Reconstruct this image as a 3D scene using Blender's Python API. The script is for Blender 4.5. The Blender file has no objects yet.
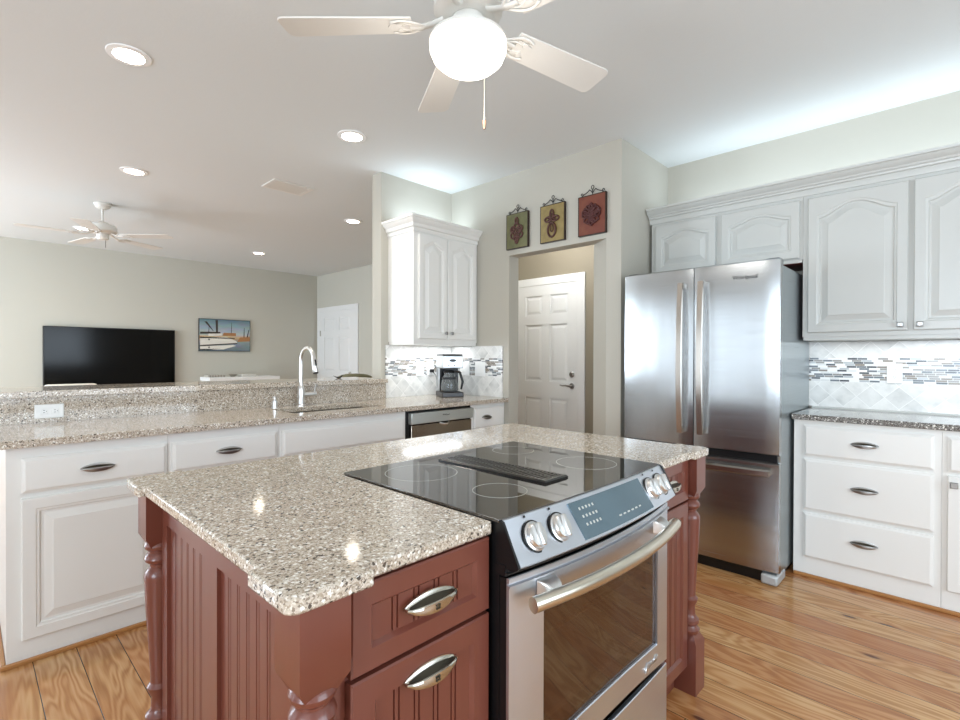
import bpy, bmesh, math, random
from mathutils import Matrix, Vector
random.seed(7)
PI = math.pi
SC = bpy.context.scene
COL = SC.collection

# ---------------------------------------------------------------- camera, light, exposure
YAW, PITCH, ROLL, HC = 0.768203, -0.0062313, 0.0029019, 1.25
fwd = Vector((math.cos(YAW)*math.cos(PITCH), math.sin(YAW)*math.cos(PITCH), math.sin(PITCH)))
rt = Vector((math.sin(YAW), -math.cos(YAW), 0)); up = rt.cross(fwd)
r2 = rt*math.cos(ROLL)+up*math.sin(ROLL); u2 = -rt*math.sin(ROLL)+up*math.cos(ROLL)
cd = bpy.data.cameras.new('camera'); cam = bpy.data.objects.new('camera', cd); COL.objects.link(cam)
cd.sensor_width = 36; cd.lens = 36*500.2/960; cd.clip_start = .05
cam.matrix_world = Matrix(((r2.x, u2.x, -fwd.x, 0), (r2.y, u2.y, -fwd.y, 0), (r2.z, u2.z, -fwd.z, HC), (0, 0, 0, 1)))
SC.camera = cam
SC.view_settings.view_transform = 'Standard'; SC.view_settings.look = 'None'
SC.view_settings.exposure = 0.36; SC.view_settings.gamma = 1
w = bpy.data.worlds.new('World'); SC.world = w; w.use_nodes = True
w.node_tree.nodes['Background'].inputs[0].default_value = (.80, .90, 1, 1)
w.node_tree.nodes['Background'].inputs[1].default_value = 1.5

def area(name, loc, rot, sx, sy, power, col=(1, 1, 1), spread=None):
    l = bpy.data.lights.new(name, 'AREA'); l.shape = 'RECTANGLE'; l.size = sx; l.size_y = sy
    l.energy = power; l.color = col
    if spread: l.spread = spread
    o = bpy.data.objects.new(name, l); o.location = loc; o.rotation_euler = rot; COL.objects.link(o)
    return o
DAY = (.74, .87, 1)
# daylight entering through the windows of the left wall (x = -2.6) and the back wall (y = -2.4)
area('daylight_left_kitchen', (-2.66, -.4, 1.5), (0, -PI/2, 0), 1.4, 2.0, 100, DAY)
area('daylight_left_living', (-2.66, 6.8, 1.25), (0, -PI/2, 0), 2.1, 2.8, 200, DAY)
area('daylight_left_dining', (-2.66, 2.75, 1.25), (0, -PI/2, 0), 1.9, .9, 9, DAY)
area('daylight_left_sidelight', (-2.66, 4.1, 1.25), (0, -PI/2, 0), 1.9, .3, 3.5, DAY)
area('daylight_back', (1.4, -2.46, 1.4), (PI/2, 0, 0), 2.6, 1.7, 62, DAY)

# ---------------------------------------------------------------- materials
def lin(c):
    if isinstance(c, str): c = tuple(int(c[i:i+2], 16) for i in (0, 2, 4))
    f = lambda v: (v/255/12.92) if v/255 <= .04045 else ((v/255+.055)/1.055)**2.4
    return (f(c[0]), f(c[1]), f(c[2]), 1)
def pm(name, col, rough=.5, metal=0, coat=0, **kw):
    m = bpy.data.materials.new(name); m.use_nodes = True
    b = m.node_tree.nodes['Principled BSDF']
    b.inputs['Base Color'].default_value = lin(col); b.inputs['Roughness'].default_value = rough
    b.inputs['Metallic'].default_value = metal; b.inputs['Coat Weight'].default_value = coat
    for k, v in kw.items(): b.inputs[k.replace('_', ' ')].default_value = v
    return m
class NT:
    def __init__(s, m): s.m = m; s.t = m.node_tree; s.b = s.t.nodes['Principled BSDF']
    def n(s, typ, ins=None, **props):
        nd = s.t.nodes.new(typ)
        for k, v in props.items(): setattr(nd, k, v)
        for k, v in (ins or {}).items():
            if hasattr(v, 'is_linked') or hasattr(v, 'links'): s.t.links.new(v, nd.inputs[k])
            else: nd.inputs[k].default_value = v
        return nd
    def l(s, a, b): s.t.links.new(a, b)
    def math(s, op, a, b=0.0):
        return s.n('ShaderNodeMath', {0: a, 1: b}, operation=op).outputs[0]
    def obj(s): return s.n('ShaderNodeTexCoord').outputs['Object']
    def mapping(s, vec, scale=(1, 1, 1), loc=(0, 0, 0), rot=(0, 0, 0)):
        return s.n('ShaderNodeMapping', {'Vector': vec, 'Scale': scale, 'Location': loc, 'Rotation': rot}).outputs[0]
    def ramp(s, fac, stops, mode='LINEAR'):
        r = s.n('ShaderNodeValToRGB', {'Fac': fac}); cr = r.color_ramp; cr.interpolation = mode
        while len(cr.elements) < len(stops): cr.elements.new(.5)
        for e, (p, c) in zip(cr.elements, stops): e.position = p; e.color = lin(c) if not isinstance(c, float) else (c, c, c, 1)
        return r.outputs[0]
    def mix(s, f, a, b, mode='MIX'):
        nd = s.t.nodes.new('ShaderNodeMix'); nd.data_type = 'RGBA'; nd.blend_type = mode
        for i, v in ((0, f), (6, a), (7, b)):
            if hasattr(v, 'links'): s.t.links.new(v, nd.inputs[i])
            else: nd.inputs[i].default_value = v
        return nd.outputs[2]
    def bump(s, h, st, dist=.002):
        b = s.n('ShaderNodeBump', {'Height': h, 'Strength': st, 'Distance': dist}); s.l(b.outputs[0], s.b.inputs['Normal'])
    def color(s, c): s.l(c, s.b.inputs['Base Color'])

def painted(name, col, rough=.6, st=.12, sc=160):
    m = pm(name, col, rough); t = NT(m)
    n = t.n('ShaderNodeTexNoise', {'Vector': t.obj(), 'Scale': float(sc), 'Detail': 2.0}); t.bump(n.outputs[0], st, .002)
    return m
WALL = painted('wall_paint', 'C4C1B5', .7)
WALLK = painted('kitchen_wall_paint', 'BAB5A9', .7)
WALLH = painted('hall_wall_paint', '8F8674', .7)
CEIL = painted('ceiling_paint', 'DDDFDD', .85, .35, 60)
WHITE = pm('cabinet_white', 'EBE9E4', .32)
WHITE_SHADE = pm('cabinet_white_shaded', 'C6C6C1', .32)  # white of the right wall cabinets, their shade put into the colour
DOORW = pm('door_white', 'E6E6E4', .4)
PLATE = pm('plate_white', 'F7F7F5', .3)
BLACK = pm('black_plastic', '0C0C0D', .35)
DARK = pm('dark_interior', '15100E', .7)
REDW = pm('raw_red_wood', '5B1F17', .6)
PINE = pm('pine_trim', 'B07A45', .4)
NICKEL = pm('satin_nickel', 'C9C4B8', .25, 1)
PEWTER = pm('dark_pewter', 'A3A19E', .3, 1)
PATINA_SHADE = pm('patina_and_shade', '4A463C', .4, .8)
CHROME = pm('brushed_chrome', 'DFDEDC', .30, 1)
BRONZE = pm('dark_bronze', '3B2D24', .45, .5)
FANW = pm('fan_white', 'E4E1DA', .4)
GLASSW = pm('white_line', 'BDBDB6', .3)

def stainless(name, col, rough=.24, horizontal=True, aniso=.75, wav=.35):
    m = pm(name, col, rough, 1); t = NT(m)
    sc = (1.5, 1.5, 350) if horizontal else (350, 350, 1.5)
    n = t.n('ShaderNodeTexNoise', {'Vector': t.mapping(t.obj(), sc), 'Scale': 1.0, 'Detail': 2.0})
    r = t.n('ShaderNodeMapRange', {'Value': n.outputs[0], 'To Min': rough-.06, 'To Max': rough+.08}); t.l(r.outputs[0], t.b.inputs['Roughness'])
    t.b.inputs['Anisotropic'].default_value = aniso
    tg = t.n('ShaderNodeTangent', direction_type='RADIAL', axis='Z'); t.l(tg.outputs[0], t.b.inputs['Tangent'])
    big = t.n('ShaderNodeTexNoise', {'Vector': t.mapping(t.obj(), (1, 5, .5)), 'Scale': 1.6, 'Detail': 1.0})
    t.bump(big.outputs[0], wav, .012)
    return m
STEEL = stainless('stainless_fridge', 'B4B6B7', .22, wav=.22)
STEELR = stainless('stainless_range', 'CFD3DA', .36, aniso=.3, wav=0)
STEELD = stainless('stainless_side', 'A9B0B2', .3)

def granite(name, cols, sc=1.0, rough=.08):
    m = pm(name, 'CFC4B2', rough); t = NT(m); o = t.obj()
    n0 = t.n('ShaderNodeTexNoise', {'Vector': o, 'Scale': 55.0*sc, 'Detail': 4.0, 'Roughness': .65})
    dis = t.mix(.012, o, n0.outputs[1], 'ADD')
    v1 = t.n('ShaderNodeTexVoronoi', {'Vector': dis, 'Scale': 330.0*sc}); sep = t.n('ShaderNodeSeparateColor', {0: v1.outputs['Color']})
    c1 = t.ramp(sep.outputs[0], cols)
    v2 = t.n('ShaderNodeTexVoronoi', {'Vector': dis, 'Scale': 210.0*sc}); sep2 = t.n('ShaderNodeSeparateColor', {0: v2.outputs['Color']})
    spots = t.ramp(sep2.outputs[1], [(0, 1.0), (.05, 1.0), (.065, 0.0), (1, 0.0)])
    c2 = t.mix(spots, c1, lin('564C44'))
    spw = t.ramp(sep2.outputs[2], [(0, 1.0), (.07, 1.0), (.09, 0.0), (1, 0.0)])
    c3 = t.mix(spw, c2, lin('F2EEE6'))
    t.color(c3); return m
GRAN = granite('granite_cream', [(0, '7D7064'), (.12, '978878'), (.3, 'B0A08D'), (.55, 'C2B4A3'), (.8, 'CEC2B2'), (1, 'DFD6C9')])
GRANG = granite('granite_grey', [(0, '3A3836'), (.2, '5E5A56'), (.5, '7E7A75'), (.8, '98948E'), (1, 'B8B5B0')])

def beadpaint(name, col):
    m = pm(name, col, .38, coat=.35); t = NT(m)
    n = t.n('ShaderNodeTexNoise', {'Vector': t.mapping(t.obj(), (30, 30, 2.5)), 'Scale': 1.6, 'Detail': 4.0})
    c = t.mix(n.outputs[0], lin(col), lin('794437')); t.color(t.mix(.35, lin(col), c)); return m
RED = beadpaint('barn_red_paint', '6C382B')

def floor_mat():
    m = pm('pine_boards', 'C48F5C', .22); t = NT(m); o = t.obj()
    s = t.n('ShaderNodeSeparateXYZ', {0: o}); x, y = s.outputs[0], s.outputs[1]
    u = t.math('DIVIDE', t.math('SUBTRACT', x, .055), .14)
    idx = t.math('FLOOR', u); fr = t.math('FRACT', u)
    wn = t.n('ShaderNodeTexWhiteNoise', {'W': idx}, noise_dimensions='1D'); rnd = wn.outputs['Value']
    yy = t.math('ADD', y, t.math('MULTIPLY', rnd, 37.0))
    # board ends
    v = t.math('DIVIDE', yy, 7.3); jf = t.math('FRACT', v); jid = t.math('FLOOR', v)
    rnd2 = t.n('ShaderNodeTexWhiteNoise', {'Vector': t.n('ShaderNodeCombineXYZ', {0: idx, 1: jid}).outputs[0]}, noise_dimensions='2D').outputs['Value']
    vec = t.n('ShaderNodeCombineXYZ', {0: t.math('ADD', x, t.math('MULTIPLY', rnd2, 9.0)), 1: t.math('MULTIPLY', yy, .16), 2: t.math('MULTIPLY', rnd2, 20.0)}).outputs[0]
    n1 = t.n('ShaderNodeTexNoise', {'Vector': vec, 'Scale': 7.0, 'Detail': 2.0, 'Distortion': .6})
    rings = t.math('SINE', t.math('MULTIPLY', n1.outputs[0], 75.0))
    g = t.math('ADD', t.math('MULTIPLY', rings, .5), .5)
    fine = t.n('ShaderNodeTexNoise', {'Vector': t.n('ShaderNodeCombineXYZ', {0: t.math('MULTIPLY', x, 160.0), 1: t.math('MULTIPLY', yy, 5.0), 2: rnd2}).outputs[0], 'Scale': 1.0, 'Detail': 3.0})
    g2 = t.math('ADD', t.math('MULTIPLY', g, .45), t.math('MULTIPLY', fine.outputs[0], .55))
    col = t.ramp(g2, [(0, '996A43'), (.3, 'B58A5F'), (.55, 'C9A277'), (.8, 'D5B48B'), (1, 'E0C6A3')])
    tint = t.ramp(rnd2, [(0, 'D8A987'), (.3, 'F5E6CC'), (.6, 'FFF6E4'), (.8, 'E9C7A8'), (1, 'C9977A')])
    col = t.mix(.85, col, tint, 'MULTIPLY')
    big = t.n('ShaderNodeTexNoise', {'Vector': t.n('ShaderNodeCombineXYZ', {0: t.math('ADD', x, rnd2), 1: t.math('MULTIPLY', yy, .35), 2: 0.0}).outputs[0], 'Scale': 4.0, 'Detail': 2.0})
    col = t.mix(t.ramp(big.outputs[0], [(.45, 0.0), (.75, .7)]), col, lin('B0703F'))
    kv = t.n('ShaderNodeTexVoronoi', {'Vector': t.n('ShaderNodeCombineXYZ', {0: t.math('ADD', t.math('MULTIPLY', x, 2.6), t.math('MULTIPLY', rnd2, 5.0)), 1: t.math('MULTIPLY', yy, .9), 2: 0.0}).outputs[0], 'Scale': 1.0}, voronoi_dimensions='2D')
    knot = t.ramp(kv.outputs['Distance'], [(0, 1.0), (.018, 1.0), (.03, .35), (.06, 0.0)])
    col = t.mix(knot, col, lin('5A2F1B'))
    gap = t.math('MAXIMUM', t.math('LESS_THAN', fr, .020), t.math('LESS_THAN', jf, .0004))
    col = t.mix(gap, col, lin('2E190E')); t.color(col)
    t.bump(t.math('SUBTRACT', 1.0, gap), .5, .002)
    r = t.n('ShaderNodeMapRange', {'Value': fine.outputs[0], 'To Min': .13, 'To Max': .27}); t.l(r.outputs[0], t.b.inputs['Roughness'])
    return m
FLOOR = floor_mat()

def tile_mat(name, axis, zoff=0):
    """marble tiles set on the diagonal with a band of slim glass mosaic"""
    m = pm(name, 'ECEBE8', .18); t = NT(m)
    s = t.n('ShaderNodeSeparateXYZ', {0: t.n('ShaderNodeNewGeometry').outputs['Position']})
    u, z = s.outputs[axis], s.outputs[2]
    a = t.math('DIVIDE', t.math('ADD', u, z), .135); b = t.math('DIVIDE', t.math('SUBTRACT', u, z), .135)
    ga = t.math('LESS_THAN', t.math('FRACT', a), .025); gb = t.math('LESS_THAN', t.math('FRACT', b), .025)
    rn = t.n('ShaderNodeTexWhiteNoise', {'Vector': t.n('ShaderNodeCombineXYZ', {0: t.math('FLOOR', a), 1: t.math('FLOOR', b)}).outputs[0]}, noise_dimensions='2D').outputs['Value']
    n = t.n('ShaderNodeTexNoise', {'Vector': t.n('ShaderNodeCombineXYZ', {0: u, 1: z, 2: rn}).outputs[0], 'Scale': 14.0, 'Detail': 5.0})
    base = t.ramp(n.outputs[0], [(.3, 'D6D6D3'), (.5, 'E9E8E5'), (.7, 'F3F2EF')])
    base = t.mix(.5, base, t.ramp(rn, [(0, 'DADAD8'), (1, 'FAFAF8')]), 'MULTIPLY')
    base = t.mix(t.math('MAXIMUM', ga, gb), base, lin('F6F5F2'))
    row = t.math('DIVIDE', z, .0125); ri = t.math('FLOOR', row)
    rr = t.n('ShaderNodeTexWhiteNoise', {'W': ri}, noise_dimensions='1D').outputs['Value']
    cu = t.math('ADD', t.math('DIVIDE', u, .05), t.math('MULTIPLY', rr, 7.0)); ci = t.math('FLOOR', cu)
    rc = t.n('ShaderNodeTexWhiteNoise', {'Vector': t.n('ShaderNodeCombineXYZ', {0: ri, 1: ci}).outputs[0]}, noise_dimensions='2D').outputs['Value']
    mo = t.ramp(rc, [(0, 'EDEDEB'), (.20, 'B5B9BB'), (.34, '94918C'), (.50, '70767B'), (.64, 'DADAD8'), (.78, '857B70'), (.90, '55585C')], 'CONSTANT')
    mg = t.math('MAXIMUM', t.math('LESS_THAN', t.math('FRACT', row), .12), t.math('LESS_THAN', t.math('FRACT', cu), .04))
    mo = t.mix(mg, mo, lin('EDECE9'))
    band = t.math('MULTIPLY', t.math('GREATER_THAN', z, 1.0875+zoff), t.math('LESS_THAN', z, 1.2375+zoff))
    t.color(t.mix(band, base, mo)); return m
TILEX = tile_mat('backsplash_tile_side', 1)
TILER = tile_mat('backsplash_tile_right', 1, .0125)
TILEY = tile_mat('backsplash_tile_back', 0)

def emis(name, col, st):
    m = pm(name, col, .4); b = m.node_tree.nodes['Principled BSDF']
    b.inputs['Emission Color'].default_value = lin(col); b.inputs['Emission Strength'].default_value = st; return m
GLOBE = emis('lit_globe', 'FFF6EA', 3.0)
BULB = emis('lit_bulb', 'FFF3DF', 25.0)

# ---------------------------------------------------------------- geometry helpers
def B(): return bmesh.new()
def box(bm, x0, x1, y0, y1, z0, z1, M=None):
    vs = [bm.verts.new(Vector(p)) for p in ((x0, y0, z0), (x1, y0, z0), (x1, y1, z0), (x0, y1, z0), (x0, y0, z1), (x1, y0, z1), (x1, y1, z1), (x0, y1, z1))]
    for f in ((0, 3, 2, 1), (4, 5, 6, 7), (0, 1, 5, 4), (1, 2, 6, 5), (2, 3, 7, 6), (3, 0, 4, 7)): bm.faces.new([vs[i] for i in f])
    if M is not None: bmesh.ops.transform(bm, matrix=M, verts=vs)
    return vs
def boxes(*bs):
    bm = B()
    for b in bs: box(bm, *b)
    return bm
def loft(bm, loops, cap0=True, cap1=True, closed=True, M=None):
    rows = [[bm.verts.new(Vector(p)) for p in L] for L in loops]
    for a, b in zip(rows, rows[1:]):
        n = len(a)
        for i in range(n if closed else n-1):
            j = (i+1) % n
            try: bm.faces.new((a[i], a[j], b[j], b[i]))
            except ValueError: pass
    if cap0: bm.faces.new(rows[0][::-1])
    if cap1: bm.faces.new(rows[-1])
    if M is not None: bmesh.ops.transform(bm, matrix=M, verts=[v for r in rows for v in r])
    return rows
def lathe(bm, prof, seg=32, c=(0, 0, 0), M=None):
    loops = [[(c[0]+max(r, .0004)*math.cos(2*PI*k/seg), c[1]+max(r, .0004)*math.sin(2*PI*k/seg), c[2]+z) for k in range(seg)] for r, z in prof]
    loft(bm, loops, M=M)
def tube(bm, pts, r, seg=10, M=None, flat=1.0):
    pts = [Vector(p) for p in pts]; n = len(pts); loops = []
    rr = r if isinstance(r, (list, tuple)) else [r]*n
    prev = None
    for i, p in enumerate(pts):
        t = (pts[min(i+1, n-1)]-pts[max(i-1, 0)]).normalized()
        if prev is None:
            a = t.cross(Vector((0, 0, 1)))
            if a.length < .01: a = t.cross(Vector((0, 1, 0)))
        else: a = prev-t*prev.dot(t)
        a.normalize(); b = t.cross(a); prev = a
        loops.append([p+(a*math.cos(2*PI*k/seg)+b*math.sin(2*PI*k/seg)*flat)*rr[i] for k in range(seg)])
    loft(bm, loops, M=M)
def prism(bm, poly, z0, z1, M=None):
    loft(bm, [[(x, y, z0) for x, y in poly], [(x, y, z1) for x, y in poly]], M=M)
def sweepx(bm, prof, x0, x1, M=None):
    loft(bm, [[(x0, y, z) for y, z in prof], [(x1, y, z) for y, z in prof]], M=M)
def FY(x, y, z): return Matrix.Translation((x, y, z))                      # faces -Y, local x runs +X
def FX(x, y, z): return Matrix.Translation((x, y, z)) @ Matrix.Rotation(-PI/2, 4, 'Z')   # faces -X, local x runs -Y

def wloc(o):
    v = Vector((0, 0, 0))
    while o is not None: v += o.location; o = o.parent
    return v
def part(name, bm, m, parent=None, label=None, bev=0, smooth=True, world=True, seg=2, ang=35):
    bmesh.ops.recalc_face_normals(bm, faces=bm.faces)
    if parent is not None and world: bmesh.ops.translate(bm, vec=-wloc(parent), verts=bm.verts)
    me = bpy.data.meshes.new(name); bm.to_mesh(me); bm.free()
    me.materials.append(m)
    if smooth:
        for p in me.polygons: p.use_smooth = True
        me.set_sharp_from_angle(angle=math.radians(ang))
    o = bpy.data.objects.new(name, me); COL.objects.link(o)
    if parent is not None: o.parent = parent
    if bev:
        b = o.modifiers.new('bevel', 'BEVEL'); b.width = bev; b.segments = seg; b.limit_method = 'ANGLE'; b.angle_limit = math.radians(40); b.harden_normals = False
    if label: o['label'] = label
    return o
def tag(o, label, cat, group=None):
    o['label'] = label; o['category'] = cat
    if group: o['group'] = group
    return o
def thing(name, label, cat, loc=(0, 0, 0), rz=0, group=None):
    o = bpy.data.objects.new(name, None); COL.objects.link(o); o.location = loc; o.rotation_euler = (0, 0, rz)
    o.empty_display_size = .1
    return tag(o, label, cat, group)
def single(name, bm, m, label, cat, loc=(0, 0, 0), group=None, **kw):
    bmesh.ops.translate(bm, vec=-Vector(loc), verts=bm.verts)
    o = part(name, bm, m, None, **kw); o.location = loc
    return tag(o, label, cat, group)
def struct(name, bm, m, parent=None, **kw):
    o = part(name, bm, m, parent, **kw)
    if parent is None: o['kind'] = 'structure'
    return o
def copytree(o, parent=None):
    c = o.copy(); COL.objects.link(c); c.parent = parent
    for ch in list(o.children): copytree(ch, c)
    return c

def text_mesh(txt, size, depth=.0006, shear=0):
    cu = bpy.data.curves.new('lettering', 'FONT'); cu.body = txt; cu.size = size; cu.extrude = depth; cu.align_x = 'CENTER'; cu.align_y = 'CENTER'; cu.shear = shear
    o = bpy.data.objects.new('lettering_source', cu); COL.objects.link(o)
    me = bpy.data.meshes.new_from_object(o); bpy.data.objects.remove(o)
    bm = B(); bm.from_mesh(me); bpy.data.meshes.remove(me)
    bmesh.ops.transform(bm, matrix=Matrix.Rotation(PI/2, 4, 'X'), verts=bm.verts)   # upright, reads from -Y
    return bm

# ---- cabinet fronts
def outline(w, h, i, arch, y, K=20):
    """closed loop, bottom-left start; top edge carries a cathedral arch of height `arch`"""
    pts = [(i, y, i), (w-i, y, i)]
    zt = h-i-arch
    for k in range(K+1):
        t = k/K; x = (w-i)-(w-2*i)*t
        s = .5*(1-math.cos(2*PI*t)); s = s**.8 if 0 < t < 1 else 0
        pts.append((x, y, zt+arch*s))
    return pts
def raised_door(w, h, fr=.055, arch=0.0, th=.02, M=None):
    bm = B()
    L = [outline(w, h, 0, 0, 0), outline(w, h, 0, 0, -th+.004), outline(w, h, .004, 0, -th),
         outline(w, h, fr-.012, arch*.9, -th), outline(w, h, fr-.008, arch*.9, -th+.003), outline(w, h, fr, arch, -th+.004), outline(w, h, fr+.004, arch, -th+.011),
         outline(w, h, fr+.014, arch, -th+.011), outline(w, h, fr+.040, arch*.97, -th+.003), outline(w, h, fr+.044, arch*.97, -th+.001)]
    loft(bm, L, M=M); return bm
def slab_front(w, h, th=.02, M=None):
    bm = B()
    L = [outline(w, h, 0, 0, 0), outline(w, h, 0, 0, -th+.008), outline(w, h, .005, 0, -th+.006), outline(w, h, .012, 0, -th+.001), outline(w, h, .015, 0, -th)]
    loft(bm, L, M=M); return bm
def bead_profile(w, pitch=.047, d=.004):
    """(x, y) pairs left to right at the board face y=0, grooves cut to +d"""
    n = max(1, round(w/pitch)); p = w/n; pr = [(0, 0)]
    for k in range(1, n):
        c = k*p
        pr += [(c-.0075, 0), (c-.0065, d), (c-.0045, d), (c-.0035, .0003), (c+.0035, .0003), (c+.0045, d), (c+.0065, d), (c+.0075, 0)]
    return pr+[(w, 0)]
def bead_panel(bm, x0, w, z0, z1, y, M=None, pitch=.047):
    pr = bead_profile(w, pitch)
    poly = [(x0+a, y+b) for a, b in pr]+[(x0+w, y+.008), (x0, y+.008)]
    prism(bm, poly, z0, z1, M=M)
def bead_front(w, h, fr=.045, th=.02, M=None):
    bm = B()
    A = [outline(w, h, 0, 0, 0, 2), outline(w, h, 0, 0, -th+.003, 2), outline(w, h, .003, 0, -th, 2), outline(w, h, fr, 0, -th, 2), outline(w, h, fr+.009, 0, -th+.011, 2)]
    loft(bm, A, cap1=False, M=M)
    bead_panel(bm, fr+.005, w-2*fr-.01, fr+.005, h-fr-.005, -th+.008, M=M)
    return bm
def pull(L=.118, H=.015, D=.024, M=None, recess=False):
    """lens-shaped cup pull: rim on the drawer, hollow hood, straight ridge, then a front lip"""
    bm = B(); N = 20; loops = []
    for i in range(N+1):
        u = -1+2*i/N; e = max(0, 1-u*u)
        h = H*e**.8+.0022; d = D*(.50+.50*e**.6); x = u*L/2
        if recess: loops.append([(x*.97, -.0022, h*.86), (x*.97, -d*.35, h*.42), (x*.97, -d*.78, .0012), (x*.97, -d*.78, .0006), (x*.97, -d*.35, h*.34), (x*.97, -.0022, h*.78)])
        else: loops.append([(x, 0, h), (x, -.0035, h), (x, -.0035, h*.88), (x, -d*.35, h*.36), (x, -d*.80, .0004), (x, -d*.92, .002), (x, -d, .001), (x, -d-.001, -h*.45), (x, -d+.001, -h), (x, -d+.004, -h), (x, -d+.004, -.003), (x, -d*.35, h*.20), (x, 0, h*.70)])
    loft(bm, loops, M=M)
    if not recess:
        for s in (-1, 1): box(bm, s*L/2-.0015, s*L/2+.0015, -.012, 0, -.002, .0022, M=M)
    return bm
def pull_mark(D=.024, M=None):
    bm = B()
    for a in (-1, 1):
        for b in (-1, 1): box(bm, a*.0028-.0019, a*.0028+.0019, -D-.0022, -D+.001, -.0065+b*.0028-.0019, -.0065+b*.0028+.0019, M=M)
    return bm
def knob(M, s=.026):
    bm = B(); box(bm, -.005, .005, -.018, 0, -.005, .005, M=M)
    A = [[(a*s/2*k, y, b*s/2*k) for a, b in ((-1, -1), (1, -1), (1, 1), (-1, 1))] for y, k in ((-.014, .8), (-.018, 1), (-.023, 1), (-.026, .75))]
    loft(bm, A, M=M); return bm
def add_pull(parent, M, mat=PEWTER, mark=True, L=.118):
    p = part('handle', pull(L=L, M=M), mat, parent, ang=50)
    part('recess', pull(L=L, M=M, recess=True), PATINA_SHADE, p, 'dark sheet painting shade in the handle hollow', ang=50)  # dark sheet puts the hollow's shade into the colour, along with antique patina
    return p
# ================================================================ STRUCTURE
ZC = 2.74
struct('floor', boxes((-2.6, 4.72, -2.4, 8.79, -.05, 0)), FLOOR, smooth=False)
struct('ceiling', boxes((-2.72, 4.72, -2.52, 8.79, ZC, ZC+.08)), CEIL, smooth=False)
struct('wall_right', boxes((3.86, 3.98, -2.4, 1.68, 0, ZC)), WALLK, smooth=False)
def wall_doorway():
    bm = boxes((3.12, 3.98, 1.68, 1.793, 0, ZC), (3.12, 3.24, 1.793, 2.685, 2.08, ZC), (3.12, 3.24, 2.685, 4.0, 0, ZC))
    prism(bm, [(3.12, 1.7935), (3.24, 1.7935), (3.24, 1.965)], 0, 2.0795)
    return bm
struct('wall_doorway', wall_doorway(), WALLK, smooth=False)
struct('wall_stub', boxes((2.352, 3.1195, 3.385, 3.51, 0, ZC)), WALLK, smooth=False)
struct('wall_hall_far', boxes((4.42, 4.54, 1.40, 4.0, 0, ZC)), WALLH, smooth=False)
struct('wall_hall_left', boxes((3.2405, 4.72, 4.0005, 4.1, 0, ZC)), WALL, smooth=False)
struct('wall_living_far', boxes((-2.6, 4.6, 8.67, 8.79, 0, ZC)), WALL, smooth=False)
struct('wall_living_right', boxes((4.6, 4.72, 4.1, 8.79, 0, ZC)), WALL, smooth=False)
# left wall with two window openings, back wall with one
struct('wall_left', boxes((-2.72, -2.6, -2.52, -1.4, 0, ZC), (-2.72, -2.6, .6, 2.3, 0, ZC), (-2.72, -2.6, 3.2, 3.95, 0, ZC), (-2.72, -2.6, 4.25, 5.4, 0, ZC), (-2.72, -2.6, 8.2, 8.79, 0, ZC),
       (-2.72, -2.6, -1.4, .6, 0, .8), (-2.72, -2.6, -1.4, .6, 2.2, ZC), (-2.72, -2.6, 2.3, 3.2, 0, .3), (-2.72, -2.6, 2.3, 3.2, 2.2, ZC), (-2.72, -2.6, 3.95, 4.25, 0, .3), (-2.72, -2.6, 3.95, 4.25, 2.2, ZC), (-2.72, -2.6, 5.4, 8.2, 0, .2), (-2.72, -2.6, 5.4, 8.2, 2.3, ZC)), WALL, smooth=False)
struct('wall_back', boxes((-2.6, .1, -2.52, -2.4, 0, ZC), (2.7, 3.98, -2.52, -2.4, 0, ZC), (.1, 2.7, -2.52, -2.4, 0, .55), (.1, 2.7, -2.52, -2.4, 2.25, ZC)), WALL, smooth=False)
def window(name, axis, c, a0, a1, z0, z1, nb):
    bm = B(); f = .05
    def bx(a, b, p, q):
        if axis == 'X': box(bm, c-.04, c+.02, a, b, p, q)
        else: box(bm, a, b, c-.04, c+.02, p, q)
    bx(a0, a1, z0, z0+f); bx(a0, a1, z1-f, z1); bx(a0, a0+f, z0+f, z1-f); bx(a1-f, a1, z0+f, z1-f)
    for k in range(1, nb): m = a0+(a1-a0)*k/nb; bx(m-.03, m+.03, z0+f, z1-f)
    struct(name, bm, DOORW, smooth=False)
window('window_1', 'X', -2.6, -1.4, .6, .8, 2.2, 2)
window('window_2', 'X', -2.6, 5.4, 8.2, .2, 2.3, 3)
window('window_4', 'X', -2.6, 2.3, 3.2, .3, 2.2, 1)
window('window_5', 'X', -2.6, 3.95, 4.25, .3, 2.2, 1)
window('window_3', 'Y', -2.4, .1, 2.7, .55, 2.25, 3)
# pony wall under the raised bar
struct('wall_peninsula', boxes((.10, 2.3515, 3.345, 3.47, 0, 1.041)), WALL, smooth=False)
struct('baseboard_far', boxes((-2.6, 4.6, 8.655, 8.67, 0, .13)), DOORW, smooth=False)
struct('baseboard_doorway', boxes((3.105, 3.12, 1.69, 1.785, 0, .13)), DOORW, smooth=False)
struct('baseboard_hall', boxes((4.405, 4.42, 1.8, 2.80, 0, .13)), DOORW, smooth=False)
struct('trim_1', boxes((.100, 3.10, 2.719, 2.7345, 0, .018), (.100, .1175, 2.7345, 3.34, 0, .018)), PINE, bev=.004)     # quarter round along the peninsula
struct('trim_2', boxes((3.343, 3.3595, -2.2, .702, 0, .018)), PINE, bev=.004)

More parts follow.
